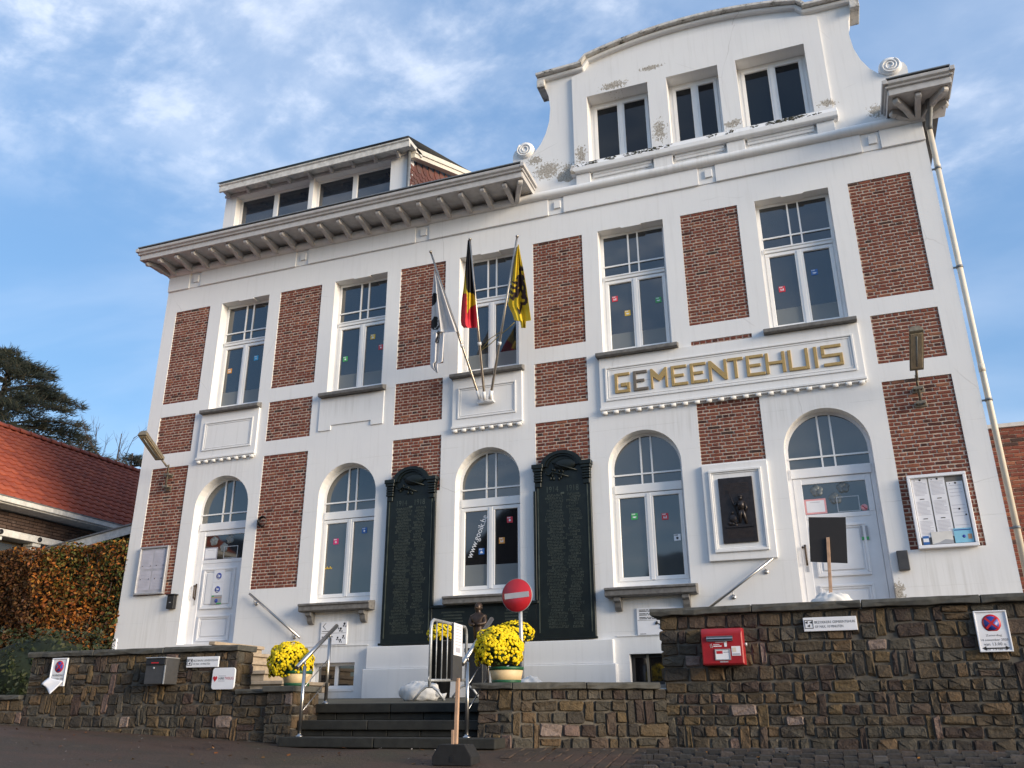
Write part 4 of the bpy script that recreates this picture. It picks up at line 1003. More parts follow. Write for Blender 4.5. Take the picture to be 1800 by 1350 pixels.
m = MB(); m.box(-6.20,-5.775,-4.70,-4.12,1.872,1.935); m.build('cap_stone', M('coping'), PIL, bev=.01, seg=2)
WALL_RL = thing('stone_wall', (-2.6,-4.4,1.3), 'low stone wall right of the steps with flower tub and sandbag behind', 'stone wall', 'rubble stone walls before the town hall')
K0, K1, K2 = (-3.60,-4.60), (-3.22,-4.60), (-1.74,-4.02)
core(WALL_RL, [(-3.585,-4.593),(-3.22,-4.593),(-1.76,-4.005),(-1.76,-3.70),(-3.585,-4.0)], 1.1, 1.865)
stone_face(WALL_RL, K0, K1, 1.22, 1.865); stone_face(WALL_RL, K1, K2, 1.24, 1.865)
coping(WALL_RL, [(-3.66,-4.6),(-3.205,-4.6)], .50, 1.868, 1.932, .05, M('coping'), 1); coping(WALL_RL, [K1, (-1.80,-4.04)], .34, 1.868, 1.932, .05, M('coping'), 2)
WALL_R = thing('stone_wall', (.6,-4.0,1.3), 'tall rubble stone wall carrying the red post box', 'stone wall', 'rubble stone walls before the town hall')
core(WALL_R, [(-1.745,-3.992),(3.4,-3.992),(3.4,-3.66),(-1.745,-3.66)], 1.0, 2.59)
stone_face(WALL_R, (-1.76,-4.0), (3.4,-4.0), 1.24, 2.59); stone_face(WALL_R, (-1.76,-3.66), (-1.76,-4.0), 1.95, 2.59)
coping(WALL_R, [(-1.86,-4.0),(3.4,-4.0)], .34, 2.593, 2.668, .06, M('coping'), 5)
# ================================================================== steps
STEPS = thing('entrance_steps', (-4.7,-4.5,1.3), 'three dark stone steps between the pillar and the low wall', 'steps')
def step(zt, y, xa, xb, xj, riser):
    for a, b_ in ((xa, xj-.004), (xj+.004, xb)):
        m = MB(); m.box(a, b_, y, y+.40, zt-.098, zt); m.build('step_slab', M('step_stone'), STEPS, bev=.010, seg=2)
    x = xa+.02
    while x < xb-.05:
        w = min(random.uniform(.28,.46), xb-.02-x); m = MB(); m.box(x+.004, x+w-.004, y+.045, y+.3, zt-.098-riser, zt-.100); m.build('riser_stone', M('step_stone'), STEPS, bev=.006); x += w
s1, s2, s3 = at(690,1236.2,-4.2).z, at(690,1266,-4.55).z, at(690,1297,-4.9).z
step(s1, -4.20, -5.92, -3.62, -4.83, s1-s2-.098); step(s2, -4.55, -5.80, -3.55, -4.91, s2-s3-.098)
step(s3, -4.90, at(489,1300,-4.9).x, at(870,1300,-4.9).x, at(656,1300,-4.9).x, .10)
SIDE = thing('side_steps', (-7.5,-1.0,1.8), 'pale stone steps climbing behind the left wall', 'steps')
SX = [at(497,1200,-1.5).x-.34*k for k in range(5)]; SZ0 = at(497,1196,-1.5).z-.155
for k in range(5):
    z0, z1 = SZ0+.155*k, SZ0+.155*(k+1); m = MB(); m.box(SX[k]-.05, -9.6, -1.45, -.16, z0, z1-.055); m.box(SX[k], -9.62, -1.50, -.155, z1-.054, z1); m.build('step_block', M('side_step'), SIDE, bev=.006)
m = MB(); m.box(-12.9,-9.63,-1.45,-.155,1.5,2.56); LAND = m.build('door_landing', M('side_step')); LAND['kind'] = 'structure'
m = MB(); m.box(-.50,3.0,-1.9,-.155,1.5,2.80)
for k in range(5): m.box(-.505-.26*(k+1), -.506-.26*k, -1.9, -.155, 1.5, 2.80-.165*(k+1))
LANR = m.build('door_landing', M('side_step')); LANR['kind'] = 'structure'
# ================================================================== handrails and railings
def wall_rail(a, b_, label, tail):
    A, B = at(*a, -.085), at(*b_, -.085); t = thing('wall_handrail', ((A.x+B.x)/2,-.085,(A.z+B.z)/2), label, 'handrail', 'steel handrails on the facade')
    m = MB(); m.tube([A, B], .021, 12); m.build('rail', M('steel'), t)
    for f in ((.10, .86) if tail == 2 else (.12, .60)):
        p = A.lerp(B, f); m = MB(); m.tube([p+Vector((0,0,-.02)), p+Vector((0,0,-.075)), (p.x,-.03,p.z-.095), (p.x,-.005,p.z-.095)], .007, 8); m.lathe([(0,-.014),(.034,-.014),(.036,-.003),(.036,0),(0,0)], (p.x,-.001,p.z-.095), 14, axis=Vector((0,1,0))); m.build('rail_bracket', M('steel'), t)
wall_rail((438.5,1043.5), (527,1121), 'steel handrail sloping down to the right beside the left door', 2)
wall_rail((1359,981), (1240,1074), 'steel handrail sloping up to the right under the bronze plaque', 1)
def railing(fb, ft, bb, bt, r0, r1, yf, yb, label, zf, zb):
    Fb, Bb = at(*fb, yf), at(*bb, yb); Ft, Bt = at(*ft, yf), at(*bt, yb); Fb.z = zf; Bb.z = zb
    t = thing('stair_railing', tuple(Fb), label, 'railing', 'steel railings beside the entrance steps')
    R0, R1 = at(*r0, yf-.06), at(*r1, yb+.06)
    m = MB(); m.tube([R0, R1], .025, 14); m.build('rail', M('steel'), t)
    for lo, hi in ((Fb, Ft), (Bb, Bt)):
        hi = Vector((lo.x, lo.y, hi.z)); m = MB(); m.tube([lo, hi], .0205, 14); m.tube([hi, hi+Vector((0,0,.055))], .009, 8); m.build('post', M('steel'), t)
        m = MB(); m.lathe([(0,0),(.045,0),(.045,.008),(.024,.018),(.022,.03),(0,.03)], lo, 18); m.build('base_plate', M('steel'), t)
    for f in (.32, .66):
        a = Fb.lerp(Vector((Fb.x,Fb.y,Ft.z)), 1-f); b2 = Bb.lerp(Vector((Bb.x,Bb.y,Bt.z)), 1-f); m = MB(); m.tube([a, b2], .0055, 8); m.build('rod', M('steel'), t)
railing((526,1295), (533,1171), (572,1237), (578,1122), (521.5,1174), (592,1100), -4.72, -4.05, 'polished steel railing on the left side of the steps', s3, s1+.003)
railing((820.5,1294), (822.5,1164), (857,1232), (856.5,1109), (812.5,1167.5), (864.5,1088), -4.72, -4.05, 'polished steel railing on the right side of the steps, by the big tub', s3, s1+.003)
# ================================================================== flower tubs
def mum_plant(parent, c, rx, ry, rz, spill=None, nf=520, fs=.016):
    nf = int(nf*1.35)
    c = Vector(c); lf = MB(); fl = MB()
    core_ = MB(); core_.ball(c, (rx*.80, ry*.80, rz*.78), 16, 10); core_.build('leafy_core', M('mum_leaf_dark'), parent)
    def surf(k):
        while True:
            d = Vector((random.gauss(0,1), random.gauss(0,1), random.gauss(0,1))).normalized()
            if d.z > -.62: break
        q = Vector((d.x*rx, d.y*ry, d.z*rz)); g = 1+.10*math.sin(d.x*5+1)*math.sin(d.y*6)+.05*math.sin(d.z*9+d.x*7)
        p = c+q*g
        if spill and d.dot(spill.normalized()) > .25 and d.z < .3: p += Vector((spill.x*.6, spill.y*.3, -abs(spill.z)*(1-d.z)))
        return p, Vector((d.x/rx, d.y/ry, d.z/rz)).normalized()
    for k in range(1500):
        p, n = surf(k); p = p-n*random.uniform(.0,.05); e1 = n.orthogonal().normalized(); e1 = (Matrix.Rotation(random.uniform(0,6.28), 3, n) @ e1); n2 = (n+Vector((random.uniform(-.7,.7),)*3)).normalized(); e2 = n2.cross(e1)
        s = random.uniform(.014,.026); lf.quadf([p-e1*s*.5, p+e2*s*.9, p+e1*s*1.3, p-e2*s*.9])
    o = lf.build('foliage', M('mum_leaf'), parent); o['kind'] = 'stuff'
    placed = []
    for k in range(nf):
        p, n = surf(k)
        dens = .98 if n.z > .15 else .55+.35*(n.z+.3)
        if random.random() > dens: continue
        r = fs*random.uniform(.8,1.25); n = (n+Vector((random.uniform(-.25,.25), random.uniform(-.25,.25), random.uniform(-.1,.4)))).normalized()
        e1 = n.orthogonal().normalized(); e2 = n.cross(e1); p = p+n*random.uniform(.0,.014); i = len(fl.v); ph = random.uniform(0, 6.28); m = 7
        fl.v.append(tuple(p+n*r*.30))
        for q in range(m):
            w = ph+2*math.pi*q/m; fl.v.append(tuple(p+(e1*math.cos(w)+e2*math.sin(w))*r*.62+n*r*.34))
        for q in range(m):
            w = ph+2*math.pi*(q+.5)/m; fl.v.append(tuple(p+(e1*math.cos(w)+e2*math.sin(w))*r*1.12-n*r*random.uniform(.05,.35)))
        for q in range(m):
            j = (q+1)%m; fl.f += [(i,i+1+q,i+1+j),(i+1+q,i+1+m+q,i+1+j),(i+1+m+q,i+1+m+j,i+1+j)]; fl.m += [0]*3; fl.sm += [False]*3
    o = fl.build('flowers', M('mum_yellow'), parent); o['kind'] = 'stuff'

def tub(c, r0, r1, h, label, kind, plant, group='tubs of yellow chrysanthemums'):
    t = thing('flower_tub', c, label, 'flower tub', group); m = MB()
    if kind == 'wood':
        prof = [(r0,0),(r0+(r1-r0)*.98,h*.98),(r1,h)]
        m.lathe([(r0,0),(r1,h),(r1-.018,h),(r1-.02,h-.05),(0,h-.05)], c, 30); tb = m.build('tub', M('tub_cream'), t)
        for a, b_ in ((.0,.20),(.80,1.0)):
            q = MB(); ra, rb = r0+(r1-r0)*a+.004, r0+(r1-r0)*b_+.004; q.lathe([(ra-.004,h*a),(ra,h*a),(rb,h*b_),(rb-.004,h*b_)], c, 30, cap=False); q.build('band', M('tub_green'), t)
    else:
        m.lathe([(r0,0),(r1,h),(r1+.012,h),(r1+.012,h+.02),(r1-.015,h+.02),(r1-.02,h-.04),(0,h-.04)], c, 26); m.build('planter', M('tub_black'), t)
    mum_plant(t, *plant); return t
pl = at(521,1204,-4.40); pc = at(510,1166,-4.40)
tub((pl.x,-4.40,1.936), .135, .175, .165, 'round tub of yellow chrysanthemums on the left pillar', 'wood', ((pc.x,-4.40,pc.z), .250, .25, .225, None, 1000, .0150))
pr_ = at(890,1199,-4.33); pc = at(876,1143,-4.33)
tub((pr_.x,-4.33,1.933), .15, .185, .165, 'round tub of yellow chrysanthemums on the wall right of the steps', 'wood', ((pc.x,-4.33,pc.z), .262, .26, .235, None, 1100, .0150))
for (u0, u1, vt, vf, vr), lab in (((757,796,1102,1131,1129), 'tall black planter of yellow chrysanthemums behind the barrier'), ((893,922,1097,1132,1131), 'tall black planter of yellow chrysanthemums behind the road sign')):
    y = -1.0; A, B = at(u0,vr,y), at(u1,vr,y); cx = (A.x+B.x)/2; r = (B.x-A.x)/2*.93; top = at(u0,vt,y).z; zr = at((u0+u1)/2,vr,y).z; zg = 1.885-.034*1.0
    w = .215 if u0 < 800 else .26
    tub((cx,y,zg), r*.80, r, zr-zg, lab, 'black', ((cx,y,(top+zr)/2+.0), w, w, (top-zr)/2*1.05+.02, None, 430, .018))
# ================================================================== barrier, sandbags, signs on posts
def terr_z(y): return 1.885+(1.735-1.885)*(.3-y)/4.55
ya, yb = -3.05, -1.1; pa, pb = at(755,1200,ya), at(819,1195,yb)
BAR = thing('crowd_barrier', (pa.x,ya,terr_z(ya)), 'galvanised crowd barrier turned end-on at the top of the steps', 'barrier')
A0, B0 = Vector((pa.x,ya,terr_z(ya))), Vector((pb.x,yb,terr_z(yb)))
dz = lambda p, z: Vector((p.x, p.y, p.z+z)); dirb = (B0-A0); dirb.z = 0; dn = dirb.normalized(); perp = Vector((dn.y,-dn.x,0))
za, zt = .25, at(757,1088,ya).z-A0.z
m = MB(); c1 = .12
m.tube([dz(A0,za-.085), dz(A0,zt-c1), dz(A0+dn*c1*.3,zt-c1*.3), dz(A0+dn*c1,zt), dz(B0-dn*c1,zt-.0), dz(B0-dn*c1*.3,zt-c1*.3), dz(B0,zt-c1), dz(B0,za-.085)], .021, 10); m.build('frame', M('galv'), BAR)
m = MB(); m.tube([dz(A0,za), dz(B0,za)], .018, 10); m.build('bottom_bar', M('galv'), BAR)
n = 7
for k in range(1, n):
    p = A0.lerp(B0, k/n); m = MB(); m.tube([dz(p,za), dz(p,zt)], .0085, 8); m.build('upright_bar', M('galv'), BAR)
for P in (A0, B0):
    m = MB(); m.tube([P+perp*-.20+Vector((0,0,.012)), P+perp*-.11+Vector((0,0,.125)), P+perp*-.04+Vector((0,0,.175)), P+perp*.04+Vector((0,0,.175)), P+perp*.11+Vector((0,0,.125)), P+perp*.20+Vector((0,0,.012))], .017, 10); m.build('foot', M('galv'), BAR)
for z in (za+.02, zt-.22):
    m = MB(); m.tube([dz(A0-dn*.02,z-.02), dz(A0-dn*.055,z-.02), dz(A0-dn*.055,z+.02), dz(A0-dn*.02,z+.02)], .008, 8); m.build('hook', M('galv'), BAR)
def sandbag(c, rx, ry, rz, ang, label, tail=1):
    t = MB(); sd_ = random.uniform(0, 9)
    def f(d): return 1+.07*math.sin(d.x*6+sd_)*math.cos(d.z*4+d.y*3)+.05*math.sin(d.y*11+d.x*9+sd_)+.035*math.sin(d.x*15-d.y*12+d.z*6+sd_)+(.0 if d.z > 0 else -.0)
    t.ball((0,0,rz*.62), (rx,ry,rz), 40, 24, f=f)
    t.v = [(x, y, max(0.0, z) if z > 0 else z*.08) for x, y, z in t.v]
    if tail:
        t.tube([(rx*.86*tail,0,rz*.55),(rx*1.02*tail,0,rz*.42),(rx*1.12*tail,.01,rz*.38),(rx*1.26*tail,.02,rz*.26)], [.07,.028,.03,.062], 10)
    ca, sa = math.cos(ang), math.sin(ang); t.v = [(c[0]+x*ca-y*sa, c[1]+x*sa+y*ca, c[2]+z) for x, y, z in t.v]
    o = t.build('sandbag', M('sack')); return tag(o, label, 'sandbag', 'white sandbags')
p = at(738,1228,-2.55); sandbag((p.x,-2.55,terr_z(-2.55)), .27, .15, .15, .1, 'white sandbag lying under the foot of the crowd barrier', 1)
p = at(932,1196,-3.15); sandbag((p.x,-3.15,terr_z(-3.15)), .21, .15, .165, 0, 'white sandbag behind the low wall at the foot of the road sign', 0)
p = at(1462,1056,-1.45); sandbag((p.x,-1.45,2.80), .26, .16, .16, 0, 'white sandbag at the foot of the black board by the right door', 0)
plain('sign_bar', (.50,.50,.52), .4, 0, .06, 12, 0)
# no-entry sign
yq = -3.0; c = at(909,1046.5,yq); NE = thing('no_entry_sign', (c.x+.03,yq,terr_z(yq)), 'round red no-entry road sign on a grey pole', 'road sign')
m = MB(); m.tube([(c.x+.055,yq+.03,terr_z(yq)), (c.x+.025,yq+.03,c.z+.12)], .0255, 14); m.build('pole', M('galv'), NE)
ax = Vector((-.05,-1,-.03)).normalized(); R_ = .203
m = MB(); m.lathe([(0,-.002),(R_,-.002),(R_,.006),(R_-.004,.012),(0,.012)], c, 48, axis=ax); m.build('disc', M('sign_red'), NE)
m = MB(); e1 = Vector((1,-.05,.055)).normalized(); e2 = ax.cross(e1).normalized(); m.obox(c+ax*.0135, e1*.166, e2*.034, ax*.001); m.build('white_bar', M('sign_bar'), NE)

m = MB(); m.lathe([(R_+.001,-.004),(R_+.004,-.004),(R_+.004,.010),(R_+.001,.010)], c, 48, axis=ax, cap=False); m.build('rim', M('sign_grey'), NE)
m = MB(); m.box(c.x-.06,c.x+.1,yq-.005,yq+.06,c.z+.05,c.z+.07); m.box(c.x-.06,c.x+.1,yq-.005,yq+.06,c.z-.09,c.z-.07); m.build('clamp', M('galv'), NE)
# notice board on a rubber foot, in front of the steps
yp = -5.6; bc = at(802,1337,yp); gz = ground_z(bc.x, yp)
NB = thing('notice_post', (bc.x,yp,gz), 'wooden post in a black rubber foot with a board seen edge-on', 'notice post')
a0, a1 = at(767,1330,yp).x, at(837,1330,yp).x; cx = (a0+a1)/2; hw = (a1-a0)/2
m = MB(); h = at(800,1308,yp).z-gz
prof = [(-hw,.0),(hw,.0),(hw,h*.42),(hw*.66,h),(-hw*.66,h),(-hw,h*.42)]
m.prism([(cx+x, gz+z) for x, z in prof], yp-.10, yp+.10); m.build('rubber_foot', M('rubber'), NB, bev=.012, seg=2)
m = MB(); m.box(cx-.018, cx+.018, yp-.103, yp-.100, gz+.03, gz+.075); m.build('foot_slot', M('black'), NB)
pt = at(806,1196,yp); zf = gz+h
m = MB(); m.obox((cx+.0,yp,(zf+pt.z+.02)/2), (.0165,0,0), (0,.0165,0), (.005,0,(pt.z+.02-zf)/2)); m.build('post', M('wood'), NB, bev=.003)
m = MB(); q = at(800,1290,yp); m.box(cx-.045, cx-.018, yp-.02, yp+.01, zf-.01, zf+.12); m.build('stake', M('wood'), NB, bev=.003)
bz0, bz1 = at(803,1197,yp).z, at(803,1098,yp).z; bd = Vector((.30,-1.0,0)).normalized()
bcx = (at(794.5,1150,yp).x+at(811.5,1150,yp).x)/2
sz = .20
bp = Vector((bcx, yp, (bz0+bz1)/2)); view = (bp-CAM); view.z = 0; view.normalize(); side = Vector((view.y,-view.x,0))
bd = (view*.93+side*.26).normalized(); bn = Vector((bd.y,-bd.x,0))
m = MB(); m.obox(bp, bd*.165, bn*.009, Vector((0,0,(bz1-bz0)/2))); m.build('board', M('charcoal'), NB)
m = MB(); m.obox(bp+bn*.0105+Vector((0,0,.115)), bd*.15, bn*.001, Vector((0,0,.145))); m.obox(bp-bn*.0105+Vector((0,0,.115)), bd*.15, bn*.001, Vector((0,0,.145)))
m.build('notice', M('paper'), NB)
for sg in (1, -1):
    m = MB()
    for k in range(7): m.obox(bp+bn*.0118*sg+Vector((0,0,.235-.028*k)), bd*.11, bn*.0003, Vector((0,0,.0035)))
    m.obox(bp+bn*.0118*sg+Vector((0,0,.02)), bd*.08, bn*.0003, Vector((0,0,.022))); o = m.build('notice_print', M('print_grey'), NB); o['kind'] = 'stuff'
plain('black_board', (.014,.012,.013), .65, 0, .1, 10, .03)
# black board on a stake by the right door
yk = -1.4; x0, x1, z0, z1 = rect(((1421,909),(1486,909),(1489,990),(1424,987)), yk)
KB = thing('placard', ((x0+x1)/2,yk,2.8), 'plain black placard on a wooden stake before the right door', 'placard')
m = MB(); m.prism([(at(a,b_,yk).x, at(a,b_,yk).z) for a, b_ in ((1421,909),(1486.5,909),(1490,990),(1424.5,987.5))], yk, yk+.012); m.build('board', M('black_board'), KB, bev=.002)
xs = at(1455.5,1000,yk).x; zt = at(1455,945,yk).z
s0, s1_ = at(1459,1056,yk), at(1455,945,yk); m = MB(); m.obox(((s0.x+s1_.x)/2,yk-.014,(2.78+zt)/2), (.021,0,0), (0,.011,0), ((s1_.x-s0.x)/2,0,(zt-2.78)/2)); m.build('stake', M('wood'), KB, bev=.003)
# ================================================================== war memorial
MEM = thing('war_memorial', (-5.4,-.06,2.71), 'U-shaped dark bronze war memorial with two name tablets round the middle window', 'memorial')
def tablet(x0, x1, z0, zs, zt):
    c = (x0+x1)/2; b = MB(); r = (x1-x0)/2-.17
    pts = [(x0,z0),(x1,z0),(x1,zs-.42),(x1-.03,zs-.42),(x1-.03,zs-.20)]
    out = [(x0+.02,z0),(x1-.02,z0),(x1-.02,zs)]+[(c+r*math.cos(math.pi*k/14), zs+(zt-zs)*math.sin(math.pi*k/14)) for k in range(0, 15)]+[(x0+.02,zs)]
    b.prism(out, -.062, -.002); o = b.build('tablet', M('memorial'), MEM, bev=.006)
    f = MB()
    f.box(x0+.07,x0+.085,-.072,-.060,z0+.10,zs-.35); f.box(x1-.085,x1-.07,-.072,-.060,z0+.10,zs-.35)
    f.build('border', M('relief'), o)
    a = MB()                                      # arched hood and side capitals
    n = 16
    for (ro, ri, y) in ((r+.03, r-.045, -.115), (r-.045, r-.09, -.09)):
        for k in range(n):
            w0, w1 = math.pi*k/n, math.pi*(k+1)/n; s_ = (zt-zs)/r
            q = lambda rr, w: (c+rr*math.cos(w), zs+rr*math.sin(w)*s_)
            A, B, C, D = q(ri,w0), q(ro,w0), q(ro,w1), q(ri,w1)
            a.quadf([(D[0],y,D[1]),(A[0],y,A[1]),(B[0],y,B[1]),(C[0],y,C[1])]); a.quadf([(C[0],y,C[1]),(B[0],y,B[1]),(B[0],-.06,B[1]),(C[0],-.06,C[1])]); a.quadf([(A[0],y,A[1]),(D[0],y,D[1]),(D[0],-.06,D[1]),(A[0],-.06,A[1])])
    a.build('arched_hood', M('memorial'), o)
    for s_ in (-1, 1):
        xx = x0+.085 if s_ < 0 else x1-.085
        k = MB(); k.box(xx-.10,xx+.10,-.13,-.0,zs-.02,zs+.05); k.box(xx-.085,xx+.085,-.115,-.0,zs-.07,zs-.021)
        for j in range(4): k.box(xx-.07,xx+.07,-.10-.004*(j%2),-.0,zs-.115-.045*j,zs-.071-.045*j-.006)
        k.box(xx-.055,xx+.055,-.085,-.0,zs-.34,zs-.26); k.build('capital', M('memorial'), o, bev=.006)
    h = MB()                                      # helmet, sabre and leaves in relief
    h.ball((c+.06,-.07,zs+.02), (.20,.045,.105), 18, 10); h.tube([(c-.16,-.085,zs+.06),(c+.02,-.12,zs-.02),(c+.26,-.09,zs-.10)], [.012,.016,.012], 8)
    h.tube([(c-.30,-.085,zs-.06),(c-.27,-.095,zs-.13),(c-.21,-.10,zs-.15),(c-.16,-.10,zs-.10),(c+.12,-.09,zs-.20)], [.012,.016,.018,.014,.010], 8)
    for k in range(14): h.ball((c-.12+random.uniform(-.1,.16),-.07,zs-.12+random.uniform(-.10,.08)), (.024,.02,.034), 7, 5)
    h.build('relief_emblem', M('memorial'), o)
    return o
T1 = tablet(-7.29, -6.30, 2.71, 5.50, 5.74); T2 = tablet(-4.50, -3.49, 2.71, 5.50, 5.74)
m = MB(); m.box(-6.32,-4.48,-.06,-.002,2.71,3.29); mp = m.build('lower_panel', M('memorial'), MEM, bev=.005)
m = MB(); m.box(-6.36,-4.44,-.085,-.061,3.27,3.315); m.box(-6.345,-6.30,-.084,-.062,3.32,5.1); m.box(-4.50,-4.455,-.084,-.062,3.32,5.1); m.box(-7.30,-3.48,-.09,-.0625,2.70,2.735); m.build('border', M('memorial'), MEM, bev=.004)
for tb, xa, xb in ((T1,-7.29,-6.30), (T2,-4.50,-3.49)):
    cx = (xa+xb)/2
    for x_, w_, s_ in ((cx-.27,.20,'1914'), (cx+.08,.20,'1918')): text_mesh('year', s_, M('relief'), tb, x_, x_+w_, 5.06, 5.16, -.0645)
    m = MB(); m.box(cx-.03,cx+.03,-.066,-.0625,5.02,5.05); z = 4.99; ln_ = 0
    while z > 2.86:
        la = random.uniform(.20,.34); lb = random.uniform(.13,.22); gap = random.uniform(.05,.12); tot = la+lb+gap; x = cx-tot/2
        for L_ in (la, lb):
            e = x+L_
            while x < e:
                w_ = random.uniform(.012,.022); hh = .036; r_ = random.random()
                m.box(x, x+.005, -.0655, -.0622, z, z+hh)
                if r_ < .6: m.box(x+.005, x+w_, -.0655, -.0622, z+hh-.007, z+hh)
                if r_ > .3: m.box(x+.005, x+w_, -.0655, -.0622, z, z+.007)
                x += w_+.007
            x += gap
        z -= .0515
    o = m.build('name_lines', M('relief'), tb); o['kind'] = 'stuff'
m = MB()
for (a, b_) in ((-6.15,-5.72),(-5.02,-4.60)):
    for k in range(8):
        x = a+random.uniform(0,.05)
        while x < b_-random.uniform(0,.06): m.box(x,x+.012,-.063,-.0602,3.18-k*.05,3.205-k*.05); x += .022
o = m.build('name_lines', M('relief'), MEM); o['kind'] = 'stuff'
# bronze bust before the memorial
yu = -.85; hd = at(841,1069,yu); ft = at(838,1140,yu)
BU = thing('bronze_statue', (hd.x,yu,ft.z-.1), 'small brown bronze figure with folded arms before the war memorial', 'statue')
def skin(name, verts, edges, radii, mat, parent, lv=2):
    me = bpy.data.meshes.new(name); me.from_pydata(verts, edges, [])
    bm = bmesh.new(); bm.from_mesh(me); ly = bm.verts.layers.skin.verify(); bm.verts.ensure_lookup_table()
    for i, r in enumerate(radii): bm.verts[i][ly].radius = (r, r); bm.verts[i][ly].use_root = (i == 0)
    bm.to_mesh(me); bm.free(); o = bpy.data.objects.new(name, me); COL.objects.link(o)
    mo = o.modifiers.new('s', 'SKIN'); mo.use_smooth_shade = True; o.modifiers.new('d', 'SUBSURF').levels = lv; o.modifiers['d'].render_levels = lv
    dg = bpy.context.evaluated_depsgraph_get(); m2 = bpy.data.meshes.new_from_object(o.evaluated_get(dg)); bpy.data.objects.remove(o); m2.name = name
    m2.materials.clear(); m2.materials.append(mat); o2 = bpy.data.objects.new(name, m2); COL.objects.link(o2)
    for p_ in m2.polygons: p_.use_smooth = True; p_.material_index = 0
    put(o2, parent) if parent else None; return o2
hx, hz = hd.x, hd.z; S = (hd.z-ft.z)/.60
vv = [(hx,yu,hz-.33*S),(hx,yu,hz-.21*S),(hx,yu,hz-.125*S),(hx,yu-.005,hz-.075*S),(hx,yu-.005,hz+.0),(hx-.10*S,yu,hz-.135*S),(hx-.125*S,yu-.03,hz-.24*S),(hx-.02*S,yu-.11*S,hz-.265*S),(hx+.10*S,yu,hz-.135*S),(hx+.125*S,yu-.03,hz-.24*S),(hx+.02*S,yu-.125*S,hz-.255*S),(hx+.01,yu,hz-.45*S),(hx+.01,yu,hz-.62*S)]
ee = [(0,1),(1,2),(2,3),(3,4),(2,5),(5,6),(6,7),(2,8),(8,9),(9,10),(0,11),(11,12)]
skin('figure', vv, ee, [.088*S,.098*S,.075*S,.034*S,.060*S,.048*S,.042*S,.030*S,.048*S,.042*S,.030*S,.075*S,.085*S], M('bronze_figure'), BU)
m = MB(); m.ball((hx,yu,hz+.012*S), (.055*S,.066*S,.074*S), 16, 12); m.ball((hx,yu-.066*S,hz+.0), (.011*S,.018*S,.02*S), 8, 6); m.ball((hx-.056*S,yu,hz+.0), (.010*S,.016*S,.022*S), 8, 6); m.ball((hx+.056*S,yu,hz+.0), (.010*S,.016*S,.022*S), 8, 6)
m.box(hx-.022*S,hx+.022*S,yu-.066*S,yu-.058*S,hz-.032*S,hz-.026*S); m.ball((hx-.022*S,yu-.058*S,hz+.018*S), .009*S, 7, 5); m.ball((hx+.022*S,yu-.058*S,hz+.018*S), .009*S, 7, 5); m.build('head', M('bronze_figure'), BU)
m = MB(); m.ball((hx,yu+.012*S,hz+.034*S), (.059*S,.062*S,.060*S), 14, 8); m.build('hair', M('bronze_figure'), BU)
m = MB(); m.box(hx-.13,hx+.13,yu-.13,yu+.13,terr_z(yu),ft.z-.03); m.box(hx-.16,hx+.16,yu-.16,yu+.16,ft.z-.06,ft.z-.0); m.build('pedestal', M('tub_black'), BU, bev=.008)
# framed bronze plaque
PQ = thing('bronze_plaque', (-1.2,-.06,4.5), 'dark bronze plaque with a soldier in relief inside the white frame', 'plaque')
m = MB(); m.box(-1.46,-.945,-.082,-.055,4.02,5.03); m.build('plate', M('bronze_plaque'), PQ, bev=.004)
m = MB()
fx, fz = -1.15, 4.42
m.tube([(fx-.04,-.085,fz-.10),(fx-.02,-.10,fz+.02),(fx,-.10,fz+.10)], [.022,.032,.036], 8); m.tube([(fx+.06,-.085,fz-.12),(fx+.03,-.10,fz+.02),(fx+.01,-.10,fz+.10)], [.020,.03,.034], 8)
m.tube([(fx,-.10,fz+.10),(fx+.005,-.105,fz+.22)], [.05,.058], 10); m.ball((fx,-.105,fz+.275), (.026,.02,.034), 10, 8); m.ball((fx,-.108,fz+.30), (.036,.022,.016), 10, 6)
m.tube([(fx+.05,-.10,fz+.20),(fx+.08,-.105,fz+.12),(fx+.05,-.11,fz+.07)], [.022,.018,.014], 8); m.tube([(fx-.05,-.10,fz+.20),(fx-.10,-.105,fz+.16),(fx-.13,-.105,fz+.25)], [.022,.016,.012], 8)
m.tube([(fx-.17,-.095,fz+.42),(fx-.12,-.10,fz+.24),(fx-.05,-.10,fz-.0)], [.006,.008,.008], 6)
m.ball((fx-.13,-.085,fz-.03), (.06,.022,.07), 10, 7); m.ball((fx-.14,-.09,fz+.06), (.022,.018,.028), 8, 6); m.box(fx-.24,fx+.15,-.10,-.08,fz-.17,fz-.15)
for k in range(10): m.ball((fx-.16+random.uniform(-.05,.1),-.084,fz-.12+random.uniform(-.02,.06)), (.03,.016,.025), 7, 5)
m.build('soldier_relief', M('bronze_plaque'), PQ)
m = MB()
for k in range(8):
    for z in (4.93-k*.022, 4.22-k*.018):
        m.box(-1.40+.01*(k%3), -1.0-.012*(k%2), -.0835, -.0822, z, z+.008)
o = m.build('inscription', M('bronze_figure'), PQ); o['kind'] = 'stuff'
plain('letterbox_grey', (.075,.075,.078), .5, .3, .12, 20, .05)
plain('paper_lilac', (.50,.49,.56), .7, 0, .08, 8, 0)
plain('cork', (.17,.16,.15), .8, 0, .1, 20, 0)
plain('cord', (.30,.24,.08), .8, 0, .1, 20, 0)
plain('steel_pole', (.42,.38,.33), .32, .9, .12, 20, 0)
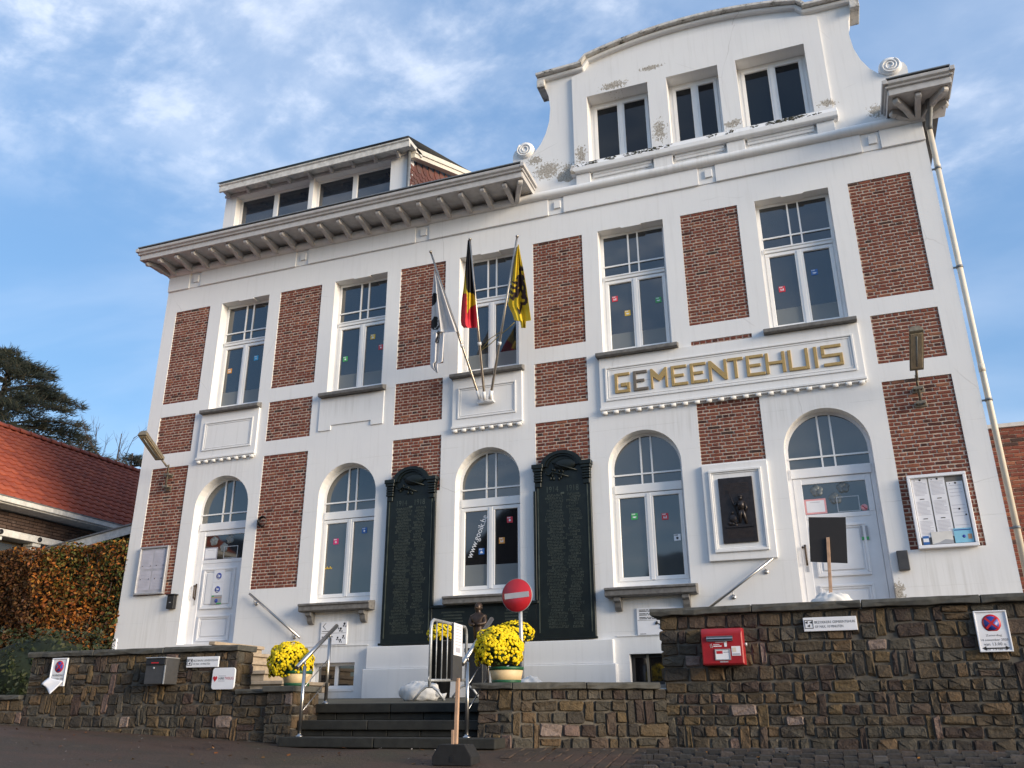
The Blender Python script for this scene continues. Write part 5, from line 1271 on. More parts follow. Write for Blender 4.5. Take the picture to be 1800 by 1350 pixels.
# ================================================================== flag poles and flags
FB = at(852,702,-.14)
HOLD = thing('flagpole_bracket', (FB.x,-.06,FB.z-.02), 'white bracket with three sockets under the middle upper window', 'bracket')
m = MB(); m.box(FB.x-.16,FB.x+.16,-.12,-.045,FB.z-.05,FB.z-.025)
m.box(FB.x-.12,FB.x+.12,-.066,-.045,FB.z-.06,FB.z+.10); m.build('bracket_plate', M('pvc'), HOLD, bev=.005)
tips = [((757,443), -1.25), ((826,421), -1.3), ((909,416), -1.25)]; bases = [(843,699), (852,701), (862,699)]
POLES = []
lab = ['left flag pole leaning left with the white flag', 'middle flag pole with the black yellow red flag', 'right flag pole leaning right with the yellow lion flag']
for k in range(3):
    T = at(*tips[k][0], tips[k][1]); B = at(*bases[k], -.15); d = (T-B).normalized()
    t = thing('flagpole', tuple(B), lab[k], 'flagpole', 'flag poles over the middle bay'); m = MB(); m.tube([B, B+d*.02, B+d*1.02, T], [.024,.024,.0225,.017], 12); m.build('pole', M('steel_pole'), t)
    m = MB(); m.tube([B-d*.03, B+d*.13], .034, 14); m.build('socket', M('pvc'), t)
    m = MB(); m.tube([T-d*.01, T+d*.025], .026, 12); m.build('cap', M('steel_pole'), t)
    rg = B+d*.98; m = MB(); m.tube([rg-d*.03, rg+d*.03], .034, 12); m.build('ring', M('pvc'), t)
    POLES.append((B, T, d))
def pip(x, y, poly):
    c = False; n = len(poly); j = n-1
    for i in range(n):
        xi, yi = poly[i]; xj, yj = poly[j]
        if (yi > y) != (yj > y) and x < (xj-xi)*(y-yi)/(yj-yi)+xi: c = not c
        j = i
    return c
def flag(name, yc, left, right, folds, colour, mats, label, pole, nu=46, nv=110):
    """cloth hanging from the pole: left/right outline as measured, folds in depth"""
    def edge(pts, v):
        for (a, b_) in zip(pts, pts[1:]):
            if a[1] <= v <= b_[1]: f = (v-a[1])/max(1e-6, b_[1]-a[1]); return a[0]+(b_[0]-a[0])*f
        return pts[0][0] if v < pts[0][1] else pts[-1][0]
    mb = MB(); v0, v1 = left[0][1], max(left[-1][1], right[-1][1])
    uv = []
    for j in range(nv+1):
        v = v0+(v1-v0)*j/nv
        for i in range(nu+1):
            s = i/nu; vv = min(v, left[-1][1]*(1-s)+right[-1][1]*s) if False else v
            ul, ur = edge(left, v), edge(right, v); u = ul+(ur-ul)*s
            g = min(1, j/(nv*.25))
            y = yc(v)+folds(s, j/nv)*g
            p = at(u, v, y); mb.v.append(tuple(p)); uv.append((u, v))
    for j in range(nv):
        for i in range(nu):
            a = j*(nu+1)+i; u = (uv[a][0]+uv[a+1][0]+uv[a+nu+1][0]+uv[a+nu+2][0])/4; v = (uv[a][1]+uv[a+nu+1][1])/2
            c = colour(u, v)
            if c is None: continue
            mb.f.append((a, a+nu+1, a+nu+2, a+1)); mb.m.append(c); mb.sm.append(True)
    o = mb.build(name, mats); so = o.modifiers.new('cloth', 'SOLIDIFY'); so.thickness = .003
    return tag(o, label, 'flag', 'flags on the town hall')
Z7f = lambda x, y: (640+x/4.22, 400+y/4.22)
def zp(pts): return [Z7f(*p) for p in pts]
def yfun(k, va, fa, vb, fb):                       # depth follows the pole: pole depth at image heights va and vb
    B, T, d = POLES[k]; ya, yb_ = (B.lerp(T, fa)).y, (B.lerp(T, fb)).y
    return lambda v: ya+(yb_-ya)*max(0, min(1, (v-va)/(vb-va)))-.035
# white flag with black drums
wl = zp([(520,310),(512,420),(505,480),(500,660),(497,740),(493,880),(490,1020),(498,1040),(540,1080)]); wr = zp([(522,310),(560,400),(600,520),(640,640),(688,768),(690,770),(690,775),(598,776),(592,850),(586,960),(583,995),(548,1010),(546,1080)])
blobs = [zp([(540,490),(520,484),(507,492),(502,540),(503,582),(520,575),(536,550),(541,520)]), zp([(558,685),(545,664),(520,660),(500,690),(497,745),(515,760),(545,760),(562,735)]), zp([(540,760),(562,770),(560,820),(552,855),(537,862),(526,845),(533,820),(545,800)])]
rims = [zp([(548,672),(553,676),(552,720),(540,745),(515,755),(514,750),(538,740),(546,718)]), zp([(553,775),(557,778),(555,825),(545,850),(541,848),(550,822)])]
fw = lambda s, t: .04*math.sin(s*11+t*1.5)*(.3+.7*t)+.018*math.sin(s*23+2)
flag('flag', yfun(0, 470, .86, 580, .52), wl, wr, fw, lambda u, v: 0 if any(pip(u, v, r) for r in rims) else 1 if any(pip(u, v, b_) for b_ in blobs) else 0, [M('flag_white'), M('flag_black')], 'white flag with black drum shapes hanging from the left pole', 0)
# black, yellow and red flag
bl = zp([(770,92),(762,190),(752,300),(742,420),(728,520),(720,620),(717,690),(722,725),(740,742)]); br = zp([(778,92),(795,200),(810,330),(822,460),(826,520),(832,640),(835,720),(834,778),(800,772),(760,752),(742,744)])
yb1 = zp([(752,305),(758,440),(766,480),(812,492),(818,500),(830,560),(830,570),(790,590),(762,640),(764,560),(762,490),(742,492),(725,495),(735,420),(742,340),(750,300)])
rd = zp([(700,488),(760,490),(763,560),(760,650),(775,610),(800,588),(840,565),(840,790),(690,790)])
fb_ = lambda s, t: .06*math.sin(s*8+1+t)*(.3+.7*t)+.02*math.sin(s*19)
flag('flag', yfun(1, 421, .97, 560, .50), bl, br, fb_, lambda u, v: 2 if pip(u, v, rd) else 1 if pip(u, v, yb1) else 0, [M('flag_black'), M('flag_yellow'), M('flag_red')], 'black, yellow and red flag hanging from the middle pole', 1)
# yellow flag with the black lion
ll = zp([(1142,125),(1125,200),(1110,300),(1095,400),(1078,500),(1068,560),(1070,580),(1100,640),(1115,690),(1158,695),(1165,735)]); lr = zp([(1146,125),(1165,230),(1185,330),(1205,450),(1222,570),(1234,660),(1238,688),(1236,690),(1200,692),(1198,745)])
lion = [zp([(1158,290),(1163,278),(1170,292),(1178,290),(1182,318),(1175,325),(1164,322),(1168,345),(1188,358),(1192,385),(1183,392),(1194,420),(1200,450),(1200,500),(1212,525),(1214,555),(1196,575),(1172,578),(1158,560),(1160,548),(1182,555),(1193,545),(1190,532),(1168,528),(1163,510),(1172,490),(1160,470),(1150,490),(1140,520),(1118,520),(1112,545),(1098,538),(1078,520),(1082,500),(1098,515),(1108,500),(1085,490),(1083,460),(1098,470),(1105,482),(1125,478),(1120,455),(1098,455),(1085,440),(1090,415),(1102,432),(1118,440),(1135,425),(1118,420),(1100,410),(1095,392),(1108,400),(1125,398),(1140,400),(1138,380),(1122,385),(1130,368),(1140,352),(1155,350),(1152,325),(1148,310)]),
        zp([(1163,545),(1158,580),(1150,610),(1138,590),(1133,600),(1142,618),(1150,642),(1160,646),(1166,615),(1172,585),(1172,560)])]
red_t = [zp([(1183,345),(1190,335),(1193,352),(1186,360)])]
hl = [zp([(1170,450),(1176,430),(1182,440),(1178,470)]), zp([(1140,450),(1150,440),(1152,452)])]
fy = lambda s, t: .05*math.sin(s*9+2)*(.3+.7*t)+.018*math.sin(s*21+t*2)
flag('flag', yfun(2, 421, .97, 545, .50), ll, lr, fy, lambda u, v: 2 if any(pip(u, v, q) for q in red_t) else 0 if any(pip(u, v, q) for q in hl) else 1 if any(pip(u, v, q) for q in lion) else 0, [M('flag_yellow'), M('lion_black'), M('lion_red')], 'yellow flag with a black lion hanging from the right pole', 2)
B1, T1_, d1 = POLES[1]; B2, T2_, d2 = POLES[2]
a, c = B1.lerp(T1_, .30), B2.lerp(T2_, .40); e = at(904,567,-.75)
m = MB(); m.tube([a, a.lerp(c,.5)+Vector((0,0,-.02)), c, c.lerp(e,.6)+Vector((0,0,-.01)), e], .008, 6); m.tube([a+Vector((0,0,.01)), a.lerp(c,.45)+Vector((0,0,.09)), c+Vector((0,0,.05))], .007, 6); tag(m.build('tie_cord', M('cord')), 'thin yellow cord tied between the middle and right flag poles', 'cord')
# ================================================================== wall lamps
plain('galv_dark', (.20,.175,.14), .55, .5, .25, 30, .1)
def lamp(px_, pa_, pb_, wall_a, wall_b, label):
    A, B = at(*pa_, -.36), at(*pb_, -1.02); W0, W1 = at(*wall_a, -.07), at(*wall_b, -.07)
    t = thing('wall_lamp', (W0.x,0,W0.z), label, 'wall lamp', 'floodlights on the facade')
    m = MB(); xm = (W0.x+W1.x)/2; m.tube([(xm,-.075,W0.z), (xm,-.075,W1.z+.20), (xm+(A.x-xm)*.5,-.14,A.z-.10), (A.x,-.30,A.z-.01)], .020, 10); m.build('arm', M('galv_dark'), t)
    for w in (W0, W1):
        m = MB(); m.box(xm-.085,xm+.085,-.012,-.0,w.z-.05,w.z+.03); m.tube([(xm-.05,-.01,w.z),(xm-.05,-.10,w.z)], .018, 8); m.tube([(xm+.05,-.01,w.z),(xm+.05,-.10,w.z)], .018, 8); m.box(xm-.07,xm+.07,-.105,-.092,w.z-.022,w.z+.022); m.build('clamp', M('galv_dark'), t, bev=.004)
    d = (B-A); L = d.length; d.normalize(); up = Vector((0,0,1)); sx = d.cross(up).normalized(); n = sx.cross(d).normalized()
    h = MB(); w = .098
    prof = [(-w,-.035),(w,-.035),(w*.9,.03),(w*.55,.075),(-w*.55,.075),(-w*.9,.03)]
    i = 0
    for q in (A+d*-.02, B+d*.02):
        h.v += [tuple(q+sx*a+n*b_) for a, b_ in prof]
    k = len(prof); h.f = [tuple(range(k)), tuple(range(2*k-1, k-1, -1))]+[((j+1)%k, j, k+j, k+(j+1)%k) for j in range(k)]; h.m = [0]*len(h.f); h.sm = [False]*len(h.f)
    h.build('lamp_housing', M('lamp_body'), t, bev=.012, seg=2, merge=True)
    l = MB(); l.obox((A+B)/2-n*.040, d*(L/2-.03), sx*(w-.022), n*.006); l.build('lens', M('lamp_lens'), t, bev=.004)
    l = MB(); l.tube([A+d*.08-n*.047, B-d*.08-n*.047], .014, 8); l.build('tube', M('pale_grey'), t)
    l = MB(); l.obox(B-d*.10+n*.09, d*.03, sx*.02, n*.025); l.build('hinge', M('galv_dark'), t)
Z3 = lambda x, y: (200+x/3.552, 750+y/3.552); Z6b = lambda x, y: (1300+x/3.552, 350+y/3.552); Z7 = lambda x, y: (1300+x/3.552, 700+y/3.552)
lamp(0, (281,806), (251,763), Z3(325,375), Z3(335,300), 'tilted wall floodlight at the left corner by the tiled roof')
lamp(1, (1611,647), (1610,580), Z6b(1130,1270), Z6b(1118,1180), 'tilted wall floodlight on the right brick panel by the downpipe')
# ================================================================== boards and boxes on the facade
nb = thing('notice_board', (1.6,-.03,4.3), 'white framed glass notice board full of papers beside the right door', 'notice board', 'notice boards by the doors')
x0, x1, z0, z1 = 1.21, 1.98, 3.765, 4.82
m = MB(); molded_frame(m, x0, x1, z0, z1, .045, -.085, -.0); m.build('frame', M('sign_white'), nb, bev=.006)
m = MB(); m.box(x0+.045,x1-.045,-.045,-.01,z0+.045,z1-.045); m.build('backing', M('cork'), nb)
def sheet(parent, xa, xb, za, zb, y, nl=12, head=False, mat='paper', dots=()):
    m = MB(); m.quadf([(xa,y,za),(xb,y-.002,za),(xb,y-.002,zb),(xa,y,zb)])
    m.quadf([(xb,y+.001,za),(xa,y+.001,za),(xa,y+.001,zb),(xb,y+.001,zb)])
    o = m.build('paper_sheet', M(mat), parent); p = MB(); h = zb-za; w = xb-xa
    for k in range(nl):
        z = zb-h*(.2+.72*k/max(1, nl)); p.box(xa+w*.1, xb-w*random.choice((.1,.12,.3,.1)), y-.0032, y-.0022, z-.0022, z+.0022)
    for cx, cz, r in dots: p.lathe([(0,0),(r,0),(r,.0008),(0,.0008)], (xa+w*cx,y-.0034,za+h*cz), 12, m=1, axis=Vector((0,1,0)))
    if head: p.box(xa+w*.36, xa+w*.64, y-.0034, y-.0024, zb-h*.09, zb-h*.05, 1)
    q = p.build('print', [M('print_grey'), M('ink')], parent); q['kind'] = 'stuff'; return o
cw = .207; xs = [x0+.055, x0+.055+cw+.018, x0+.055+2*(cw+.018)]
for c, x in enumerate(xs):
    zz = z1-.05 if c < 2 else z1-.13
    for r in range(3):
        sheet(nb, x, x+cw, zz-.285, zz, -.047-.002*r, 11 if c < 2 else 4, r > 0 and c < 2, dots=((.55,.92,.014),(.2,.9,.006)) if r == 0 else ((.5,.6,.014),(.85,.3,.012)) if c == 2 else ()); zz -= .283
m = MB(); m.box(x0+.48,x1-.055,-.062,-.057,z0+.055,z0+.255,0); m.box(x0+.49,x1-.075,-.0635,-.0625,z0+.225,z0+.238,1)
m.lathe([(0,0),(.022,0),(.022,.001),(0,.001)], (x0+.60,-.0636,z0+.14), 12, m=1, axis=Vector((0,1,0))); m.box(x0+.65,x0+.70,-.0635,-.0625,z0+.10,z0+.17,2); m.build('poster', [M('st_skyblue'), M('sign_blue'), M('wood')], nb)
m = MB(); m.box(x0+.19,x0+.46,-.061,-.057,z0+.055,z0+.225,0); m.prism([(x0+.19,z0+.056),(x0+.46,z0+.056),(x0+.46,z0+.10),(x0+.36,z0+.115),(x0+.28,z0+.075)], -.0625, -.0612, 1); m.build('poster', [M('sack'), M('sign_grey')], nb)
m = MB(); m.box(x0+.075,x0+.155,-.061,-.057,z0+.055,z0+.175,0); m.box(x0+.08,x0+.15,-.0622,-.0612,z0+.09,z0+.14,1); m.build('poster', [M('st_blue'), M('sign_white')], nb)
nb2 = thing('notice_board', (-12.35,-.03,4.25), 'grey aluminium notice board left of the left door', 'notice board', 'notice boards by the doors')
x0, x1, z0, z1 = -12.71, -12.015, 3.785, 4.71
m = MB(); molded_frame(m, x0, x1, z0, z1, .035, -.07, -.0); m.build('frame', M('alu'), nb2, bev=.006)
m = MB(); m.box(x0+.035,x1-.035,-.035,-.01,z0+.035,z1-.035); m.build('backing', M('alu_sheet'), nb2)
for k in range(2):
    for r in range(2): sheet(nb2, x0+.07+.29*k, x0+.07+.29*k+.26, z0+.09+.40*r, z0+.09+.40*r+.36, -.037, 9, False, 'paper_lilac')
for x in (.10,.30,.44,.60):
    for z in (.30,.55): m = MB(); m.ball((x0+x,-.043,z0+z), .009, 7, 5); m.build('magnet', M('black'), nb2)
m = MB(); m.box(.915,1.06,-.075,-.0,3.485,3.76); tag(m.build('grey_box', M('charcoal'), None, bev=.008, seg=2), 'small grey metal box under the notice board right of the right door', 'box')
t = thing('black_box', (-11.77,-.03,3.6), 'small black metal box on the wall at the left door', 'box')
m = MB(); m.box(-11.86,-11.70,-.09,-.0,3.49,3.74); m.build('body', M('black'), t, bev=.01, seg=2); m = MB(); m.box(-11.885,-11.675,-.11,-.0,3.742,3.765); m.build('lid', M('black'), t, bev=.004); m = MB(); m.box(-11.80,-11.76,-.093,-.0895,3.60,3.615); m.build('slot', M('galv'), t)
cpos = at(460,917,-.03); m = MB()
for k in range(5): m.lathe([(.075+.006*k,-.008),(.083+.006*k,0),(.075+.006*k,.008)], (cpos.x+.02,-.02-.008*k,cpos.z), 18, axis=Vector((0,1,.0)), cap=False)
m.tube([(cpos.x-.09,-.01,cpos.z+.05),(cpos.x-.06,-.06,cpos.z+.02),(cpos.x-.03,-.08,cpos.z-.02)], .022, 8); tag(m.build('cable_coil', M('black')), 'coil of black cable on the brick panel right of the left door', 'cable')
# wayfinding boards
def blobs_(m, cx, cz, s, y, mi):
    for a, b_ in ((0,0),(.07,-.05),(.14,.03)):
        m.lathe([(0,0),(.022*s,0),(.022*s,.001),(0,.001)], (cx+a*s,y,cz+b_*s), 8, m=mi, axis=Vector((0,1,0))); m.box(cx+a*s-.03*s,cx+a*s+.0,y,y+.001,cz+b_*s-.05*s,cz+b_*s-.025*s,mi); m.box(cx+a*s+.02*s,cx+a*s+.035*s,y,y+.001,cz+b_*s-.06*s,cz+b_*s-.03*s,mi)
wl_ = thing('direction_sign', (-8.2,-.02,2.94), 'white direction sign with a left arrow under the leftmost ground floor window', 'sign')
m = MB(); m.box(-8.47,-7.945,-.022,-.001,2.745,3.13,0); m.build('panel', M('sign_white'), wl_, bev=.003)
m = MB(); m.box(-8.455,-7.96,-.0240,-.0222,2.935,2.939,0); m.box(-8.44,-8.25,-.024,-.0222,2.965,2.975,0); m.box(-8.44,-8.22,-.024,-.0222,2.87,2.885,0); m.box(-8.44,-8.30,-.024,-.0222,2.84,2.85,0)
for sg in (1, -1): m.obox((-8.40,-.0232,3.055+sg*.025), (.03,0,.03*sg), (0,.0006,0), (-.003,0,.003*sg))
blobs_(m, -8.14, 3.06, 1, -.0240, 0); blobs_(m, -8.12, 2.86, .8, -.0240, 0); o = m.build('print', M('ink'), wl_); o['kind'] = 'stuff'
wr_ = thing('direction_sign', (-2.5,-.02,2.94), 'white direction sign under the rightmost ground floor window, partly behind the wall', 'sign')
m = MB(); m.box(-2.87,-2.15,-.022,-.004,2.73,3.13,0); m.build('panel', M('sign_white'), wr_, bev=.003)
m = MB(); m.box(-2.86,-2.16,-.024,-.0222,2.945,2.949,0)
for k, z in enumerate((3.10,3.08,3.045,3.025,2.99,2.97)):
    x = -2.83
    for w_ in ((.10,.03,.07) if k % 2 == 0 else (.12,.05,.09,.05)): m.box(x,x+w_,-.024,-.0222,z-.005,z+.006,0); x += w_+.012
m.box(-2.83,-2.74,-.024,-.0222,2.745,2.752,0)
m.tube([(-2.56,-.024,2.90),(-2.50,-.024,2.87)], .008, 6); m.tube([(-2.585,-.024,2.885),(-2.555,-.024,2.925)], .016, 6); m.tube([(-2.50,-.024,2.83),(-2.47,-.024,2.87)], .016, 6); o = m.build('print', M('ink'), wr_); o['kind'] = 'stuff'
# ================================================================== signs and boxes on the stone walls
def vis_sign(x0, x1, z0, z1, y, label, l2):
    t = thing('parking_sign', ((x0+x1)/2,y,(z0+z1)/2), label, 'sign', 'visitor parking signs')
    m = MB(); m.box(x0,x1,y,y+.018,z0,z1); m.build('panel', M('sign_white'), t, bev=.003)
    h = z1-z0; w = x1-x0; a = h*.62; m = MB(); molded_frame(m, x0+w*.02, x0+w*.02+a, z0+h*.2, z0+h*.82, .006, y-.0016, y-.0002)
    for fx, fz in ((.22,.70),(.74,.70),(.45,.30)): m.prism([(x0+w*.02+a*fx-.014,z0+h*(.2+.62*fz)),(x0+w*.02+a*fx+.012,z0+h*(.2+.62*fz)-.012),(x0+w*.02+a*fx+.016,z0+h*(.2+.62*fz)+.016)], y-.0016, y-.0002)
    o = m.build('pictogram', M('ink'), t); o['kind'] = 'stuff'
    text_mesh('lettering', 'BEZOEKERS GEMEENTEHUIS', M('ink'), t, x0+w*.215, x1-w*.03, z0+h*.55, z0+h*.73, y-.001)
    text_mesh('lettering', l2, M('ink'), t, x0+w*.215, x0+w*.74, z0+h*.23, z0+h*.41, y-.001)
q = rect(((329,1155.5),(385,1153),(383.5,1172),(327,1174)), -4.64); vis_sign(*q, -4.64, 'white visitor parking sign on the left stone wall above the heart sign', 'OF MAX. 10 MINUTEN')
q = rect(((1411,1085.5),(1505,1083),(1508,1107.5),(1413.5,1110)), -4.04); vis_sign(*q, -4.04, 'white visitor parking sign on the tall stone wall right of the post box', 'OF MAX. 10 MINUTEN')
def nostop(x0, x1, z0, z1, y, label, lines, cover, arrow):
    t = thing('no_stopping_sign', ((x0+x1)/2,y,(z0+z1)/2), label, 'road sign', 'temporary no-stopping signs'); w = x1-x0; h = z1-z0
    m = MB(); m.box(x0,x1,y,y+.012,z0,z1); m.build('panel', M('sign_white'), t); m = MB(); molded_frame(m,x0-.006,x1+.006,z0-.006,z1+.006,.014,y-.010,y+.016); m.build('frame', M('sign_white'), t, bev=.003)
    cx, cz, r = (x0+x1)/2, z1-h*.30, w*.30
    m = MB(); m.lathe([(0,0),(r,0),(r,.0012),(0,.0012)], (cx,y-.0018,cz), 32, m=0, axis=Vector((0,1,0))); m.lathe([(0,0),(r*.80,0),(r*.80,.0006),(0,.0006)], (cx,y-.0026,cz), 32, m=1, axis=Vector((0,1,0)))
    for sg in ((1,-1) if arrow else (1,-1)): m.obox((cx,y-.0032-.0002*sg,cz), (r*.60,0,r*.60*sg), (0,.0003,0), (-r*.085*sg,0,r*.085), 0)
    m.build('prohibition_disc', [M('sign_red'), M('sign_blue')], t)
    zz = z1-h*.58
    if cover == 'sheet': s = MB(); s.box(x0+.012,x1-.012,y-.0022,y-.0006,z0+.012,z1-h*.50); s.build('paper_sheet', M('paper'), t)
    for s_, fw_, hh in lines: text_mesh('lettering', s_, M('ink'), t, cx-w*fw_/2, cx+w*fw_/2, zz-hh, zz, y-.0030); zz -= hh*1.75
    if arrow:
        za = z0+h*.075; m = MB(); m.box(x0+w*.16,x1-w*.16,y-.003,y-.0024,za-.006,za+.006)
        m.prism([(x0+w*.06,za),(x0+w*.2,za-.02),(x0+w*.2,za+.02)], y-.003, y-.0024); m.prism([(x1-w*.06,za),(x1-w*.2,za-.02),(x1-w*.2,za+.02)], y-.003, y-.0024); m.build('double_arrow', M('ink'), t)
    if cover == 'torn':
        m = MB(); N_ = 8
        P = [Vector((x0-.02,y-.01,z0+.10)), Vector((x1-.01,y-.012,z0+.055)), Vector((cx+.02,y-.07,z0-.10)), Vector((x0-.055,y-.06,z0+.02))]
        for i in range(N_+1):
            for j in range(N_+1):
                a, b_ = i/N_, j/N_; p = P[0].lerp(P[1], a).lerp(P[3].lerp(P[2], a), b_); p.y -= .02*math.sin(a*5+b_*3)*b_; m.v.append(tuple(p))
        for i in range(N_):
            for j in range(N_): k = i*(N_+1)+j; m.f.append((k,k+1,k+N_+2,k+N_+1)); m.m.append(0); m.sm.append(True)
        o = m.build('torn_sheet', M('paper'), t); o.modifiers.new('s','SOLIDIFY').thickness = .001
q = rect(((93.5,1158.5),(118,1157),(113,1205),(86,1206)), -4.65); nostop(*q, -4.65, 'temporary no-stopping sign with a peeling white sheet on the left wall', [('WOENSDAG', .72, .024), ('9 december 2020', .92, .020)], 'torn', False)
q = rect(((1711,1075.5),(1767,1073.5),(1780,1144),(1724,1145.5)), -4.04); nostop(*q, -4.04, 'temporary no-stopping sign with a double arrow on the tall right wall', [('Zaterdag', .5, .022), ('14 november 2020', .86, .020), ('van 13.00 u.', .72, .026), ('tot 15.00 u.', .70, .026)], 'sheet', True)
q = rect(((374,1174.5),(413,1173),(412,1212),(372.5,1211.5)), -4.64); x0, x1, z0, z1 = q; y = -4.645
hv = thing('heart_safe_sign', ((x0+x1)/2,y,(z0+z1)/2), 'white square sign with a red heart at the right end of the left wall', 'sign')
r = .035; pts = []
for cx_, cz_, a0_ in ((x1-r,z1-r,0),(x0+r,z1-r,90),(x0+r,z0+r,180),(x1-r,z0+r,270)): pts += [(cx_+r*math.cos(rad(a0_+k*18)), cz_+r*math.sin(rad(a0_+k*18))) for k in range(6)]
m = MB(); m.prism(pts, y, y+.02); m.build('panel', M('sign_white'), hv, bev=.003)
w = x1-x0; hx, hz = x0+w*.14, (z0+z1)/2; hp = []
for k in range(30):
    a = 2*math.pi*k/30; hp.append((hx+.0022*16*math.sin(a)**3*.85, hz+.0022*(13*math.cos(a)-5*math.cos(2*a)-2*math.cos(3*a)-math.cos(4*a))))
m = MB(); m.prism(hp, y-.0022, y-.0006, 0); m.build('heart', M('sign_red'), hv)
text_mesh('lettering', 'HAR', M('ink'), hv, x0+w*.30, x0+w*.54, hz-.012, hz+.016, y-.0016); text_mesh('lettering', 'TVEILIG', M('sign_red'), hv, x0+w*.56, x0+w*.96, hz-.012, hz+.016, y-.0016)
m = MB(); m.box(x0+w*.30,x0+w*.62,y-.0016,y-.0006,hz+.026,hz+.032); m.box(x0+w*.30,x0+w*.58,y-.0016,y-.0006,hz-.030,hz-.024); o = m.build('print', M('print_grey'), hv); o['kind'] = 'stuff'
# grey letter box
q = rect(((255.5,1155.5),(291,1155),(288,1203),(253,1202.5)), -4.84); x0, x1, z0, z1 = q
lb = thing('letter_box', ((x0+x1)/2,-4.7,(z0+z1)/2), 'dark grey metal letter box hanging on the left stone wall', 'letter box')
m = MB(); m.box(x0,x1,-4.83,-4.60,z0,z1-.01); m.build('body', M('letterbox_grey'), lb, bev=.006); m = MB(); m.box(x0-.004,x1+.004,-4.85,-4.60,z1-.012,z1); m.build('lid', M('galv'), lb, bev=.003)
h = z1-z0; m = MB(); m.box(x0+.006,x1-.006,-4.846,-4.828,z1-h*.28,z1-.02); m.build('flap', M('black'), lb, bev=.003); m = MB(); m.box(x0+.09,x1-.10,-4.8485,-4.8465,z1-h*.23,z1-h*.19); m.build('name_strip', M('sign_red'), lb)
m = MB(); m.box(x1-.012,x1+.001,-4.838,-4.829,z0,z1-h*.3); m.build('edge_strip', M('galv'), lb); m = MB(); m.lathe([(0,0),(.012,0),(.012,.008),(0,.008)], (x0+(x1-x0)*.42,-4.838,z1-h*.40), 12, axis=Vector((0,1,0))); m.build('lock', M('galv'), lb)
# red post box
yb = -4.22; q = rect(((1230,1106),(1303,1102),(1309,1168),(1236,1169.5)), yb); x0, x1, z0, z1 = q; w = x1-x0; h = z1-z0
pb_ = thing('post_box', ((x0+x1)/2,-4.1,(z0+z1)/2), 'red metal post box on the tall stone wall', 'post box')
m = MB(); m.extr([(-4.005,z0),(yb,z0),(yb,z1-.035),(yb+.03,z1),(-4.005,z1+.01)], 'x', x0, x1); m.build('body', M('red_box'), pb_, bev=.012, seg=3)
m = MB(); m.box(x0+.008,x1-.008,yb-.006,yb+.001,z0+.012,z1-.05); m.build('front_door', M('red_box'), pb_, bev=.004)
def pq(px_, py_): return x0+w*(px_-335)/(1240-335)*1.0, z1-h*(py_-260)/(1010-260)
sx0, sz1 = pq(465, 425); sx1, sz0 = pq(1035, 530)
m = MB(); molded_frame(m, sx0, sx1, sz0, sz1, .012, yb-.022, yb-.004); m.extr([(yb-.006,sz1-.013),(yb-.034,sz1-.030),(yb-.034,sz1-.026),(yb-.006,sz1+.002)], 'x', sx0, sx1); m.build('slot_frame', M('steel'), pb_)
m = MB(); m.box(sx0+.012,sx1-.012,yb-.012,yb-.0065,sz0+.012,sz1-.012); m.build('slot', M('black'), pb_)
lx0, lz1 = pq(625, 690); lx1, lz0 = pq(960, 915)
m = MB(); molded_frame(m, lx0, lx1, lz0, lz1, .009, yb-.014, yb-.005); m.build('card_frame', M('galv'), pb_)
m = MB(); m.box(lx0+.009,lx1-.009,yb-.010,yb-.0062,lz0+.009,lz1-.009,0); m.box(lx0+.014,lx0+.075,yb-.0112,yb-.0102,lz1-.045,lz1-.018,1); m.box(lx0+.085,lx1-.014,yb-.0112,yb-.0102,lz1-.036,lz1-.026,2); m.build('time_card', [M('paper'), M('sign_red'), M('print_grey')], pb_)
ax0, az1 = pq(990, 640); ax1, az0 = pq(1180, 830)
m = MB(); m.box(ax0,ax1,yb-.0085,yb-.0062,az0,az1,0); m.box(ax0+.008,ax0+.045,yb-.0095,yb-.0086,az0+.035,az1-.012,1); m.box(ax0+.006,ax1-.006,yb-.0095,yb-.0086,az0+.006,az0+.022,2); m.build('sticker', [M('paper'), M('cream'), M('print_grey')], pb_)
m = MB(); a_, b_ = pq(600, 640); c_, d_ = pq(780, 620); m.box(a_,c_,yb-.0078,yb-.0062,b_,d_); a_, b_ = pq(600, 600); m.box(a_,c_-.02,yb-.0078,yb-.0062,b_,b_+.005); a_, b_ = pq(650, 555); m.box(a_,a_+.10,yb-.0078,yb-.0062,b_,b_+.004)
a_, b_ = pq(535, 655); m.tube([(a_,yb-.007,b_),(a_,yb-.007,b_+.03),(a_+.012,yb-.007,b_+.035),(a_+.018,yb-.007,b_),(a_,yb-.007,b_)], .002, 5); a_, b_ = pq(840, 645); m.box(a_,a_+.025,yb-.0078,yb-.0062,b_,b_+.045); m.lathe([(0,0),(.015,0),(.015,.001),(0,.001)], (a_+.012,yb-.0078,b_+.055), 10, axis=Vector((0,1,0)))
o = m.build('lettering_marks', M('sign_white'), pb_); o['kind'] = 'stuff'
a_, b_ = pq(720, 960); m = MB(); m.box(a_,a_+.08,yb-.0078,yb-.0062,b_,b_+.012); m.build('plate', M('sign_grey'), pb_)
m = MB(); m.lathe([(0,0),(.018,0),(.018,.03),(0,.03)], (x1+.0,-4.10,(z0+z1)/2+.02), 12, axis=Vector((1,0,0))); m.build('key_lock', M('galv'), pb_)
